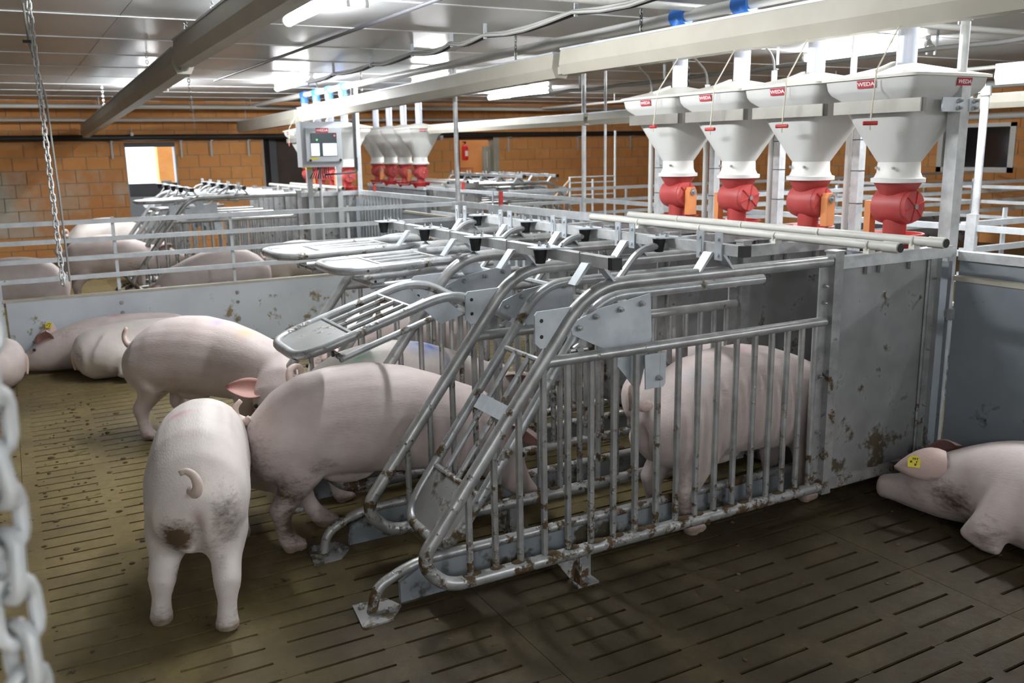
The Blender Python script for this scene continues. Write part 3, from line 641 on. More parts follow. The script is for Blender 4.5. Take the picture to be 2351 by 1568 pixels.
part('top_rail', MB().box(-.018, .018, 0, 2.65, 1.07, 1.12), 'galvf', b2, smooth=False); part('board_cap', MB().box(-.03, .012, 0, 1.3, .93, .95), 'cap', b2, smooth=False); part('board', MB().box(-.02, .005, 0, 1.3, .05, .93), 'boardd', b2, smooth=False)
part('back_sheet', MB().box(.0, .012, 1.3, 2.65, .05, 1.0), 'boardd', b2, smooth=False)
for k in range(13): part('bar', lambda: MB().cyl((-.02, 0, .1), (-.02, 0, 1.07), .014, seg=8), 'galvf', b2, 'bfb2', (0, 1.36 + .1 * k, 0))
part('red_handle', MB().box(-.012, .012, 2.16, 2.2, 1.1, 1.19), 'red', b2, smooth=False)
# far side of the aisle and the pens to the right
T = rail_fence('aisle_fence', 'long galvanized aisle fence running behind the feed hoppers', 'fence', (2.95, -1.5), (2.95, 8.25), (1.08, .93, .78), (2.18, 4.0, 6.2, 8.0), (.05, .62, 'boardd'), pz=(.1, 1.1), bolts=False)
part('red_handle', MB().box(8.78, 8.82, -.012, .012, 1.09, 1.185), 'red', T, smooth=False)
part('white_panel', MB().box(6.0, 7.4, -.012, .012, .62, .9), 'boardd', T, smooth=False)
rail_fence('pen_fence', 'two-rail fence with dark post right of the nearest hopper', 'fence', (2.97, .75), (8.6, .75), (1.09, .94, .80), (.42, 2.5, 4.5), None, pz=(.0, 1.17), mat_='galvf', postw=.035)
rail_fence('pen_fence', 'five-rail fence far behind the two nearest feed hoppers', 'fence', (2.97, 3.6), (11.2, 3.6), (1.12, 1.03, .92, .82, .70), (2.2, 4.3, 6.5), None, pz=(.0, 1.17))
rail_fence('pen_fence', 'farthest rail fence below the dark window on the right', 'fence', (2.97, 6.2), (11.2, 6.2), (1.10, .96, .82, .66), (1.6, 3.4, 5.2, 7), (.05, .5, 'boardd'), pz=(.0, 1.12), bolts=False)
rail_fence('pen_fence', 'cross rail fence standing along the right pens', 'fence', (7.4, -1.0), (7.4, 6.15), (1.08, .92, .76), (2.0, 3.7, 5.5), None, pz=(.0, 1.12))
rl = thing('tall_railing', 'narrow railing gate standing before the back brick wall', 'railing', (6.2, 10.0, 0))
for z in (1.09, 1.0, .90, .80, .66): part('rail', MB().cyl((0, 0, z), (.9, 0, z), .013, seg=8), 'galvf', rl)
for (x, h) in ((0, 1.1), (.45, 1.05), (.9, 1.83)): part('upright', MB().cyl((x, 0, 0), (x, 0, h), .02, seg=8), 'galvf', rl)
part('brace', MB().cyl((0, 0, 1.05), (-.5, 0, .6), .018, seg=8).cyl((0, 0, .9), (-.4, 0, .5), .018, seg=8), 'mortar', rl)
# right side of the near pen
rw = thing('pen_board', 'dark grey plastic board wall of the near pen at the right edge', 'panel', (1.80, 0, 0))
part('board', MB().box(-.03, .0, -3.4, -.06, .03, .965), 'boardd', rw, smooth=False); part('board_cap', MB().box(-.036, .012, -3.4, -.05, .965, .985), 'cap', rw, smooth=False)
part('back_board', MB().box(.03, .05, -3.4, -.03, .1, 1.045), 'boardd', rw, smooth=False); part('top_rail', MB().box(.015, .06, -3.4, -.03, 1.05, 1.088), 'galv', rw, smooth=False)
part('wall_clip', MB().box(-.05, .0, -.05, -.03, .80, .83).box(-.06, -.03, -.07, -.05, .79, .84), 'galvm', rw, smooth=False)
co = thing('corner_post', 'tall galvanized channel post at the near corner of the hopper row', 'post', (1.832, .04, 0))
part('channel', MB().prism([(-.03, -.03), (.03, -.03), (.03, .03), (.015, .03), (.015, -.015), (-.015, -.015), (-.015, .03), (-.03, .03)], lambda u, v, t: (u, v, t), 0, 1.80), 'galv', co, smooth=False)
part('upper_tube', MB().cyl((0, 0, 1.80), (0, 0, 2.12), .02, seg=12), 'galv', co); part('top_clamp', MB().cyl((0, 0, 2.07), (0, 0, 2.125), .027, seg=12), 'plate', co)
bk = part('hopper_bracket', MB().box(-.16, -.02, -.036, -.03, 1.69, 1.75).box(.02, .09, -.036, -.03, 1.69, 1.745), 'plate', co, smooth=False)
for (x, z) in ((-.06, 1.735), (-.06, 1.705), (.045, 1.735), (.045, 1.705)): part('bolt', lambda: bolt(MB(), 0, 0, 0, r=.01), 'steel', bk, 'cpb', (x, -.036, z))
for i, (x, y) in enumerate(((2.10, .785), (2.10, 1.348), (2.10, 1.90), (2.10, 2.458))):
    hp = thing('hopper_post', 'galvanized square post behind the feed hoppers, %s from the camera' % ORD[i], 'post', (x, y, 0), 'posts behind the feed hoppers')
    part('square_tube', lambda: MB().box(-.024, .024, -.024, .024, 0, 1.74), 'galv', hp, 'hpost', smooth=False)
    for z in (1.25, 1.42, 1.58): part('cable_tie', lambda: MB().box(-.0255, .0255, -.0255, .0255, 0, .004), 'cable', hp, 'htie', (0, 0, z), smooth=False)
    part('foot', lambda: MB().box(-.05, .05, -.05, .05, 0, .01), 'galvm', hp, 'hfoot', smooth=False)
for i, (x, y, zt) in enumerate(((2.09, .845, 2.25), (2.09, 1.407, 1.98), (2.09, 1.976, 1.94), (2.09, 2.542, 1.93))):
    ap = thing('air_pipe', 'thin white plastic riser pipe beside the hoppers, %s from the camera' % ORD[i], 'pipe', (x, y, 0), 'white riser pipes')
    part('pipe', lambda: MB().cyl((0, 0, 0), (0, 0, zt), .0165, seg=10), 'pvcw', ap, 'ap%d' % i)
    part('cable', lambda: MB().tube(fillet([(0, 0, zt - .02), (-.01, 0, zt + .08), (-.12, .08, zt + .22), (-.22, .12, zt + .30)], .08, 5), .007, 6), 'cableg', ap, 'apc%d' % i)
for (x, y, z1, lb) in ((2.95, 4.68, CEIL, 'thick round ceiling pole right of the picture centre'), (2.95, 4.33, CEIL, 'thin round ceiling pole right of the picture centre'), (2.95, .67, 1.86, 'round pole standing right of the nearest feed hopper')):
    pl = thing('round_pole', lb, 'pole', (x, y, 0)); part('pole', MB().cyl((0, 0, 0), (0, 0, z1), .021 if 'thin' not in lb else .012, seg=12), 'galv', pl); part('clamp', MB().cyl((0, 0, z1 - .05), (0, 0, z1), .03, seg=12), 'galvm', pl)
    if y < 1: part('lower_bracket', MB().box(-.03, .0, -.03, .03, .9, 1.16), 'galv', pl, smooth=False)
# ---- control cabinet of the back stalls
cb = thing('control_cabinet', 'grey WEDA control cabinet with screen hanging over the back stalls', 'cabinet', (1.31, 7.62, 1.40))
bx = part('housing', MB().box(-.235, .235, -.09, .09, .0, .50), 'cabg', cb, smooth=False)
dr = part('cabinet_door', MB().box(-.19, .225, -.12, -.09, .06, .43), 'cabg', cb, smooth=False)
sc_ = part('screen', MB().box(-.135, .165, -.124, -.12, .12, .375), 'screend', dr, smooth=False)
part('lit_display', MB().box(-.135, -.04, -.1255, -.124, .125, .26), 'screen', sc_, smooth=False); part('lit_display', MB().box(.0, .16, -.1255, -.124, .125, .26), 'screen', sc_, smooth=False)
part('green_light', MB().sphere((-.065, -.126, .30), .009), 'led_g', sc_); part('red_light', MB().sphere((.14, -.126, .345), .009), 'led_r', sc_)
part('yellow_label', MB().box(-.15, -.06, -.1225, -.12, .085, .105), 'yellow', dr, smooth=False)
st = sticker(dr, (-.0, -.1205, .402), (PI / 2, 0, 0), 1.55)
for x in (-.15, .2): part('lock', MB().cyl((x, -.12, .075), (x, -.13, .075), .014, seg=10), 'black', dr)
for k in range(9): part('cable', lambda: MB().tube([(0, 0, 0), (0, .01, -.06), (.01 * (k - 4), .03, -.13)], .006, 6), 'cable', cb, 'cbc%d' % k, (-.1 + .022 * k, -.04, 0))
part('bracket_pole', MB().cyl((.0, .05, -1.4), (.0, .05, .0), .018, seg=8), 'galv', cb)
cm = thing('cable_mast', 'vertical mast with black cables right of the control cabinet', 'mast', (1.80, 7.70, 0))
part('mast', MB().box(-.02, .02, -.02, .02, 0, 2.30), 'galvf', cm, smooth=False)
for k in range(3): part('cable', MB().tube([(-.04 - .012 * k, -.03, 2.3), (-.035 - .014 * k, -.03, 1.9), (-.045 - .01 * k, -.03, 1.36)], .008, 6), 'cable', cm)
part('conduit', MB().tube(fillet([(-.04, -.03, 1.5), (-.04, -.03, 1.33), (-.44, -.06, 1.31)], .04, 4), .011, 8), 'cable', cm)
for i, (dx, dy) in enumerate(((-.55, -.02), (-.2, -.02))):
    q = thing('white_post', 'white post on the back stalls, %s' % ('left of the control cabinet pole' if i == 0 else 'right of the control cabinet pole'), 'post', (1.753 + dx, 7.75 + dy, 0)); part('tube', MB().box(-.03, .03, -.02, .02, 0, 1.40), 'grey', q, smooth=False); part('yellow_cap', MB().box(-.034, .034, -.024, .024, 1.37, 1.40), 'yellow' if i == 0 else 'grey', q, smooth=False)
# ================================================================== hanging from the ceiling, along the walls
CH = [(-.045, .17), (-.055, .165), (-.075, .06), (-.04, .0), (.04, .0), (.075, .06), (.055, .165), (.045, .17), (.068, .06), (-.068, .06)]
CH = [(-.06, .165), (-.075, .065), (-.045, .0), (.045, .0), (.075, .065), (.06, .165)]
def channel(label, segs, x, k=1.):
    """light cream channel running along y; segs = (y0, z0, y1, z1)"""
    for i, (y0, z0, y1, z1) in enumerate(segs):  # k scales the section
        T = thing('ceiling_channel', label[i], 'channel', (x, y0, z0), 'cream channels under the ceiling')
        mb = MB().rings([[(u * k, t * (y1 - y0), v * k + t * (z1 - z0)) for u, v in CH] for t in (0, 1)])
        part('channel_body', mb, 'chan', T, smooth=False)
        part('upper_lip', MB().beam((0, 0, .168 * k), (0, y1 - y0, .168 * k + z1 - z0), .135 * k, .012), 'plate', T, smooth=False)
        part('joint', MB().beam((0, -.05, .05), (0, 0, .05), .05, .05), 'chan', T, smooth=False)
channel(['nearest cream channel crossing above the hoppers at the upper right', 'middle cream channel continuing left of the hoppers', 'far cream channel piece beside the control cabinet'],
        [(-1.6, 2.045, 2.87, 2.055), (2.96, 2.04, 9.3, 1.96), (9.4, 1.94, 12.8, 1.90)], 1.62)
channel(['long cream channel at the upper left picture edge', 'lower cream channel running to the left brick wall'], [(-1.5, 2.20, 3.90, 2.13), (3.95, 2.09, 12.6, 1.84)], -.72)
channel(['cream channel above the right aisle pole', 'cream channel high behind the hopper row', 'far cream channel behind the thin poles'], [(-1.6, 1.86, .60, 1.86), (.74, 1.80, 4.55, 1.77), (4.62, 1.77, 8.2, 1.77)], 2.95, .62)
channel(['pale channel near the far back wall'], [(6.0, 1.84, 11.4, 1.85)], 4.7, .6)
channel(['right cream channel below the dark window level'], [(-1.0, 1.88, 6.0, 1.86)], 6.6, .8)
cvx = thing('feed_conveyor', 'white feed conveyor tube running above all left hoppers', 'conveyor', (1.753, 0, 2.31))
part('conveyor_tube', MB().cyl((0, -1.2, 0), (0, 12.6, 0), .035, seg=14), 'pvcw', cvx)
for y in [(k + .5) * w for k in range(4)] + [7.75 + (k + .5) * w for k in range(4)]: part('blue_sleeve', lambda: MB().cyl((0, -.06, 0), (0, .06, 0), .05, seg=14).cyl((0, 0, -.08), (0, 0, 0), .05, seg=14), 'blue', cvx, 'bsl', (0, y, 0))
cv2 = thing('feed_conveyor', 'second feed conveyor tube above the far stalls', 'conveyor', (2.95, 0, 2.31)); part('conveyor_tube', MB().cyl((0, 4.9, 0), (0, 12.6, 0), .035, seg=14), 'pvcw', cv2)
for k in range(4): part('blue_sleeve', lambda: None, 'blue', cv2, 'bsl', (0, 8.3 + (k + .5) * w, 0))
def conduit(label, a, b, r=.02, m='pvcw', clips=0):
    T = thing('pipe_run', label, 'pipe', a); d = Vector(b) - Vector(a); part('pipe', MB().cyl((0, 0, 0), d, r, seg=10), m, T)
    for k in range(clips): part('hanger', MB().cyl(d * ((k + .5) / clips), d * ((k + .5) / clips) + Vector((0, 0, max(.03, CEIL - a[2]))), .006, seg=6), 'steel', T)
conduit('bright white pipe crossing below the ceiling above the hopper row', (.2, 1.72, 2.345), (6.5, 1.72, 2.345), .022, 'pvcw', 4)
conduit('white pipe along the back wall just under the ceiling', (WALL_L, 12.2, 2.27), (WALL_X, 12.2, 2.27), .03, 'pvcw', 8)
conduit('grey pipe along the back wall above the black pipe', (WALL_L, 12.6, 2.09), (WALL_X, 12.6, 2.09), .02, 'grey', 8)
conduit('thin grey pipe along the ceiling towards the left lamps', (.35, -1, 2.375), (.35, 8.3, 2.375), .012, 'darkg')
conduit('white pipe on the right wall above the dark window', (WALL_X - .08, -1, 1.93), (WALL_X - .08, 12.8, 1.93), .05, 'pvcw')
conduit('grey pipe low under the right ceiling', (8.2, -1.5, 2.2), (8.2, 12, 2.2), .05, 'grey', 3)
conduit('thin white pipe under the right ceiling', (6.9, -1.5, 2.28), (6.9, 12, 2.28), .02, 'pvcw', 3)
bpz = thing('black_pipe', 'black pipe on brackets along the back brick wall', 'pipe', (0, 12.88, 1.835))
part('pipe', MB().cyl((-4, 0, 0), (10.9, 0, 0), .045, seg=12), 'black', bpz)
for x in (-.35, .68, 1.15, 1.75, 3.6, 6.7, 8.3, 9.6): part('bracket', lambda: MB().box(-.02, .02, -.03, .09, -.06, -.045).beam((0, .08, -.05), (0, .08, -.32), .03, .012), 'grey', bpz, 'bpbr', (x, 0, 0), smooth=False)
rp = thing('sensor', 'small white sensor clip under the black pipe by the left door', 'sensor', (-.05, 12.86, 1.86)); part('clip', MB().box(-.02, .02, -.02, .02, .0, .05), 'white', rp, smooth=False); part('arm', MB().cyl((0, 0, .05), (0, .0, .12), .006), 'steel', rp)
ct = thing('cable_run', 'sagging cable bundle hung under the ceiling in the middle', 'cable', (1.12, 0, 2.33))
ys = [1.0, 2.0, 3.13, 3.66, 4.4, 5.35, 6.4, 7.6]
for k, (m, dx, dz) in enumerate((('cableg', 0, 0), ('cable', .02, -.012), ('cableg', -.018, -.008))):
    pts = []
    for a, b in zip(ys, ys[1:]):
        for t in (0, .25, .5, .75): pts.append((dx + .02 * math.sin(5 * (a + t)), a + (b - a) * t, dz - .02 * 4 * t * (1 - t) * (1 + .3 * k)))
    part('cable', MB().tube(pts, .011, 6), m, ct)
for y in ys: part('hanger', lambda: MB().box(-.012, .012, -.004, .004, -.03, .07), 'plate', ct, 'ctd', (0, y, 0), smooth=False)
ct2 = thing('cable_run', 'pale cable strung below the ceiling over the right pens', 'cable', (4.3, 0, 2.25))
part('cable', MB().tube([(0, 1 + .5 * k, -.02 * abs(math.sin(k * 1.3))) for k in range(16)], .02, 6), 'cableg', ct2)
for y in (2, 3.6, 5.2, 6.8): part('hanger', lambda: MB().box(-.012, .012, -.004, .004, -.03, .15), 'plate', ct2, 'ctd2', (0, y, 0), smooth=False)
# ---- chains
def link_mb(l, wd, r, seg=8):
    h = l / 2 - wd / 2; pts = [(wd / 2 * math.cos(a), 0, (h if a < PI else -h) + wd / 2 * math.sin(a)) for a in [i * PI / 6 for i in range(7)] + [PI + i * PI / 6 for i in range(7)]]
    return MB().tube(pts, r, seg, closed=True)
def chain(label, x, y, z0, z1, l, wd, r, single=True, lean=0):
    T = thing('chain', label, 'chain', (x, y, z1), None); p = l - 2.4 * r; n = int((z1 - z0) / p)
    if single:
        for i in range(n):
            o = part('link', lambda: link_mb(l, wd, r), 'galv', T, ('lnk', l), (lean * i * p, 0, -i * p - l / 2)); o.rotation_euler = (.12 * math.sin(i * 2.1), lean, (0 if i % 2 else PI / 2) + .5 + .12 * math.sin(i * 1.7))
    else:
        base = link_mb(l, wd, r, 5); mb = MB()
        for i in range(n):
            c, s = (1, 0) if i % 2 else (0, 1)
            mb.add([(v[0] * c, v[0] * s + v[1], v[2] - i * p - l / 2) for v in base.v], base.f)
        part('chain_links', mb, 'galv', T)
    part('ceiling_hook', MB().tube([(0, 0, 0), (.012, 0, -.012), (0, 0, -.025), (-.01, 0, -.012)], .003, 6), 'steel', T)
    return T
chain('long steel chain hanging down at the left in front of the rail fence', -1.63, 3.0, .86, CEIL, .047, .026, .0048)
chain('blurred thick steel chain close to the camera at the lower left', -1.873, -1.75, .72, CEIL, .056, .032, .0065)
ch2 = thing('hanging_cord', 'grey hanging wire with black clip beside the left chain', 'cord', (-1.58, 3.35, 0)); part('wire', MB().tube([(0, 0, .84), (.0, 0, 1.3), (-.01, 0, 1.9), (-.06, 0, 2.2), (-.065, 0, CEIL)], .006, 6), 'cableg', ch2); part('clip', MB().box(-.09, -.03, -.012, .012, 2.19, 2.205), 'black', ch2, smooth=False)
for i, (x, y, z, lb) in enumerate(((-.72, 2.9, 2.33, 'short chain holding the upper left channel'), (-.72, 3.75, 2.28, 'chain holding the left channel near its joint'), (-.72, 5.6, 2.22, 'chain holding the lower left channel'), (-.72, 9.5, 2.1, 'far chain at the end of the left channel'), (1.62, 3.6, 2.22, 'chain holding the middle channel beside its joint'),
                                  (1.62, 2.05, 2.25, 'chain holding the nearest channel left of the hoppers'), (1.62, 7.0, 2.18, 'chain holding the middle channel near the control cabinet'), (-.3, 6.2, 1.95, 'thin chain hanging free near the left lamp'), (.8, 12.3, 1.95, 'thin chain hanging before the back wall'), (2.95, 3.2, 1.97, 'chain holding the channel behind the hopper row'))):
    chain(lb, x, y, z - .03, CEIL, .032, .018, .0032, False)
# ================================================================== pigs
TR = [(-.480, .415, .02, .02, .02), (-.471, .41, .085, .07, .09), (-.44, .41, .135, .105, .14), (-.37, .415, .166, .178, .175), (-.27, .42, .178, .23, .17), (-.14, .425, .176, .25, .165), (0, .42, .176, .258, .17), (.14, .41, .172, .242, .175), (.27, .40, .164, .205, .17), (.36, .395, .15, .168, .165), (.43, .395, .132, .14, .16), (.50, .395, .116, .125, .15), (.57, .39, .104, .112, .138), (.63, .37, .088, .088, .118), (.69, .34, .068, .062, .086), (.755, .315, .053, .048, .056), (.80, .303, .05, .048, .048), (.815, .301, .047, .045, .045), (.82, .301, .02, .02, .02)]
LIE = [(-.478, .20, .02, .02, .02), (-.468, .20, .08, .07, .08), (-.435, .195, .14, .13, .14), (-.37, .19, .18, .17, .18), (-.27, .19, .20, .19, .185), (-.14, .19, .20, .20, .185), (0, .19, .205, .205, .185), (.14, .19, .20, .20, .185), (.27, .19, .18, .19, .185), (.36, .19, .16, .17, .175), (.43, .185, .135, .15, .165), (.50, .175, .115, .13, .16), (.57, .16, .10, .11, .145), (.63, .14, .086, .088, .12), (.69, .115, .066, .062, .09), (.755, .095, .052, .048, .06), (.80, .085, .05, .048, .05), (.815, .084, .047, .045, .045), (.82, .084, .02, .02, .02)]
HIND = [(-.29, .045, .42, .08), (-.295, .068, .36, .105), (-.29, .085, .285, .088), (-.322, .096, .222, .052), (-.360, .10, .165, .048), (-.352, .10, .11, .033), (-.338, .10, .055, .036), (-.318, .10, .025, .041), (-.308, .10, .004, .040)]
FORE = [(.27, .062, .40, .10), (.268, .078, .32, .09), (.262, .09, .26, .066), (.266, .094, .20, .048), (.268, .095, .145, .044), (.268, .095, .095, .034), (.274, .095, .055, .034), (.286, .095, .025, .039), (.292, .095, .004, .038)]
LHIND = [(-.28, .08, .20, .16), (-.20, .16, .17, .13), (-.14, .215, .12, .085), (-.20, .25, .07, .055), (-.10, .265, .045, .036), (.0, .265, .035, .034), (.07, .26, .03, .036)]
LFORE = [(.26, .08, .20, .12), (.27, .14, .15, .085), (.31, .18, .09, .06), (.35, .18, .06, .048), (.31, .175, .045, .038), (.25, .165, .04, .036)]
TAILS = {'hook': [(0, 0, 0), (-.03, .0, -.005), (-.06, .01, .015), (-.075, .015, .05), (-.065, .02, .085), (-.045, .02, .10)],
         'ring': [(0, 0, 0), (-.03, 0, -.01), (-.055, .005, .02), (-.045, .015, .055), (-.01, .022, .062), (.008, .028, .035), (-.008, .034, .005), (-.035, .04, .0)],
         'hang': [(0, 0, 0), (-.02, 0, -.01), (-.028, .0, -.05), (-.026, .005, -.10), (-.02, .01, -.14)],
         'side': [(0, 0, 0), (-.028, -.012, -.005), (-.04, -.022, .03), (-.035, -.010, .065), (-.028, .015, .078), (-.03, .032, .07)],
         'hook2': [(0, 0, 0), (-.02, 0, -.01), (-.045, 0, .0), (-.056, 0, .03), (-.05, 0, .06), (-.03, 0, .078)],
         'high': [(0, 0, 0), (-.025, 0, .02), (-.045, .0, .06), (-.04, .01, .105), (-.005, .015, .118), (.02, .02, .095), (.008, .028, .062), (-.022, .035, .06)],
         'up': [(0, 0, 0), (-.03, 0, .0), (-.055, .0, .03), (-.055, 0, .07), (-.035, 0, .10)]}
def smst(a, b, x): t = min(1, max(0, (x - a) / (b - a))); return t * t * (3 - 2 * t)
def pig(label, loc, heading, scale=1., lie=False, hy=0, hp=0, bend=0, legs=None, tail='ring', ear=(.25, .8, .45), flip=1, eacr=None, marks=(), dirt=(), vox=.013, mat_='skin', tagged=None, roll=0, fat=1.):
    T = LIE if lie else TR; rnd = random.Random(label)
    piv = Vector((.38, 0, T[9][1])); cy, sy = math.radians(hy), math.radians(hp)
    def dfm(p, wt=None):
        """bend neck and head (yaw hy, pitch hp), then curve the whole back by bend"""
        p = Vector(p); q = smst(.36, .56, p.x) if wt is None else wt
        if q > 0:
            d = p - piv; d = Matrix.Rotation(-sy * q, 3, 'Y') @ d if False else Matrix.Rotation(sy * q, 3, 'Y') @ d
            d = Matrix.Rotation(cy * q, 3, 'Z') @ d; p = piv + d
        if bend:
            a = math.radians(bend) * (p.x + .1) / .5; 
            if p.x > -.1: p = Vector((p.x * 1.0 - .0 * a, p.y + .5 * math.tan(a * .5) * (p.x + .1), p.z))
        return p
    mb = MB(); n = 22; rings = []
    for (s, zc, hw, hu, hd) in T:
        hw *= fat if s < .4 else 1
        rings.append([dfm((s, hw * math.copysign(abs(math.cos(a)) ** .92, math.cos(a)), zc + (hu if math.sin(a) > 0 else hd) * math.copysign(abs(math.sin(a)) ** .92, math.sin(a))), smst(.36, .56, s)) for a in [2 * PI * k / n for k in range(n)]])
    mb.rings(rings)
    lg = legs or {}
    for nm, base in (('h', LHIND if lie else HIND), ('f', LFORE if lie else FORE)):
        for sd in (1, -1):
            dx, dy = lg.get(nm + ('l' if sd > 0 else 'r'), (0, 0)); top = base[0][2]
            pts = [(x + dx * (1 - z / top), sd * y + dy * (1 - z / top), z) for x, y, z, r in base]
            mb.tube([dfm(p, 0) for p in pts], [r for *_, r in base], 14)
            if not lie:
                x, y, z, r = base[-1]; hx, hy_ = x + dx + .012, sd * y + dy
                for q in (-.017, .017): mb.sphere((hx + .012, hy_ + q, .02), .024, 8, 6, (1.15, .8, .9))
    if not lie: mb.sphere((-.10, 0, .245), .05, 10, 6, (2.2, .8, .8))
    me = bpy.data.meshes.new('pig_raw'); me.from_pydata(mb.v, [], mb.f); me.update()
    bm = bmesh.new(); bm.from_mesh(me); bmesh.ops.recalc_face_normals(bm, faces=bm.faces); bm.to_mesh(me); bm.free()
    o = bpy.data.objects.new('tmp', me); COL.objects.link(o)
    rm = o.modifiers.new('r', 'REMESH'); rm.mode = 'VOXEL'; rm.voxel_size = vox; rm.use_smooth_shade = True
    sm = o.modifiers.new('s', 'SMOOTH'); sm.factor = .5; sm.iterations = (14 if lie else 9) if vox < .015 else 5
    dg = bpy.context.evaluated_depsgraph_get(); ev = bpy.data.meshes.new_from_object(o.evaluated_get(dg)); bpy.data.objects.remove(o); bpy.data.meshes.remove(me)
    V = [v.co.copy() for v in ev.vertices]; Fc = [tuple(p.vertices) for p in ev.polygons]; bpy.data.meshes.remove(ev)
    for v in V:                                   # cleft between the hams
        if v.x < -.36 and not lie:
            v.x += .035 * math.exp(-(v.y / .02) ** 2) * smst(.2, .28, v.z) * smst(.45, .36, v.z) * smst(-.36, -.42, v.x)
    nb = len(V); ex = MB()
    zt = T[1][1] + (.088 if not lie else .03)
    ex.tube([Vector((-.45, 0, zt)) + Vector(p) for p in fillet(TAILS[tail], .03, 3)], [.021 - .012 * i / (len(fillet(TAILS[tail], .03, 3)) - 1) for i in range(len(fillet(TAILS[tail], .03, 3)))], 10)
    nt_ = len(ex.v)
    # ears: curved leaf shells
    zc = T[12][1]; hu = T[12][3]; earinfo = []; inner = set()
    for sd in (1, -1):
        base = Vector((.555, sd * .072, zc + hu * .78)); d = Vector((ear[0], sd * ear[1], ear[2])).normalized()
        acr = Vector((1, 0, -.1)) if eacr is None else Vector((eacr[0], sd * eacr[1], eacr[2])); acr = (acr - d * acr.dot(d)).normalized(); nr = d.cross(acr) * sd * flip
        if nr.x < 0 and abs(nr.x) > .5: pass
        L = .175; g = []
        nu, nv = 8, 7
        for layer in (0, 1):
            for i in range(nv + 1):
                t = i / nv; wd = .062 * (math.sin(PI * min(1, .22 + .78 * t)) ** .8) * (1 - .25 * t) + .004
                for j in range(nu + 1):
                    u = j / nu * 2 - 1
                    p = base + d * (L * t - .02) + acr * (wd * u * (1 if u < 0 else 1)) - nr * (.035 * (1 - u * u) * (1 - t * .5)) + nr * (.02 * t * t) + Vector((0, 0, -.02 * t * t))
                    p += nr * (.0035 if layer else -.0035)
                    g.append(dfm(p, 1))
        o_ = len(ex.v); m_ = nu + 1; lay_ = (nv + 1) * m_; fs = []
        for i in range(nv):
            for j in range(nu):
                a = i * m_ + j; fs.append((a, a + 1, a + m_ + 1, a + m_)); fs.append((lay_ + a, lay_ + a + m_, lay_ + a + m_ + 1, lay_ + a + 1))
        for i in range(nv):
            for j in (0, nu):
                a = i * m_ + j; fs.append((a, a + m_, lay_ + a + m_, lay_ + a) if j == 0 else (a, lay_ + a, lay_ + a + m_, a + m_))
        for j in range(nu):
            a = nv * m_ + j; fs.append((a, a + 1, lay_ + a + 1, lay_ + a))
        ex.add(g, fs); inner |= set(range(o_ + lay_, o_ + 2 * lay_)); earinfo.append((dfm(base + d * .09 - nr * .02, 1), dfm(base + d * .09 - nr * .06, 1), d))
    ne = len(ex.v)
    for sd in (1, -1): ex.sphere(dfm((.628, sd * .079, zc + .035), 1), .0115, 10, 6)
    allv = V + [Vector(v) for v in ex.v]; allf = Fc + [tuple(i + nb for i in f) for f in ex.f]
    me = bpy.data.meshes.new('pig'); me.from_pydata(allv, [], allf); me.update()
    me.polygons.foreach_set('use_smooth', [True] * len(me.polygons)); me.materials.append(M[mat_])
    tint = np.zeros((len(allv), 4), np.float32); dm = np.zeros(len(allv), np.float32)
    P = np.array(allv); head = np.array(dfm((.815, 0, T[17][1]), 1))
    dsn = np.linalg.norm(P - head, axis=1); a = np.clip(1 - dsn / .075, 0, 1) * .7
    tint[:, :3] = (.62, .30, .25); tint[:, 3] = a
    for i in range(nb):
        p = V[i]
        if not lie and p.z < .03: tint[i] = (.30, .20, .13, .7)
        # belly, groin and ear-base skin is pinker
    for i in range(nt_): tint[nb + i] = (.60, .42, .33, .5)
    for i in range(nt_, ne):
        tint[nb + i] = (.52, .21, .16, .78) if i in inner else (.66, .42, .36, .45)
    for i in range(ne, len(ex.v)): tint[nb + i] = (.01, .008, .008, 1)
    for sd in (.018, -.018):
        q = np.array(dfm((.818, sd, T[17][1] + .004), 1)); k = np.linalg.norm(P - q, axis=1) < .011; tint[k] = (.16, .05, .04, 1)
    for (c, r, colr, st) in marks:
        c = np.array(c); r = np.array(r); k = np.linalg.norm((P - c) / r, axis=1); f = np.clip(1.25 - k, 0, 1) * st
        f *= np.array([.55 + .45 * min(1, max(0, noise.noise(Vector(p) * 22) * 1.5 + .6)) for p in P]); idx = f > tint[:, 3]
        tint[idx, :3] = colr; tint[idx, 3] = f[idx]
    dm += .0
    for (c, r, st) in dirt:
        k = np.linalg.norm((P - np.array(c)) / np.array(r), axis=1); dm = np.maximum(dm, np.clip(1.15 - k, 0, 1) * st)
    if not lie: dm = np.maximum(dm, np.clip((.16 - P[:, 2]) / .16, 0, 1) * .34)
    else: dm = np.maximum(dm, np.clip((.08 - P[:, 2]) / .08, 0, 1) * .35)
    dm += np.array([.09 * noise.noise(Vector(p) * 5 + Vector((loc[0], loc[1], 0))) for p in P]); dm = np.maximum(dm, 0)
    at = me.attributes.new('tint', 'FLOAT_COLOR', 'POINT'); at.data.foreach_set('color', tint.ravel())
    at = me.attributes.new('dirt', 'FLOAT', 'POINT'); at.data.foreach_set('value', dm.astype(np.float32))
    ob = link('pig', me, None, loc); ob.scale = (scale,) * 3; ob.rotation_euler = (math.radians(roll), 0, math.radians(heading))
    tag(ob, label, 'pig', 'pigs in the barn')
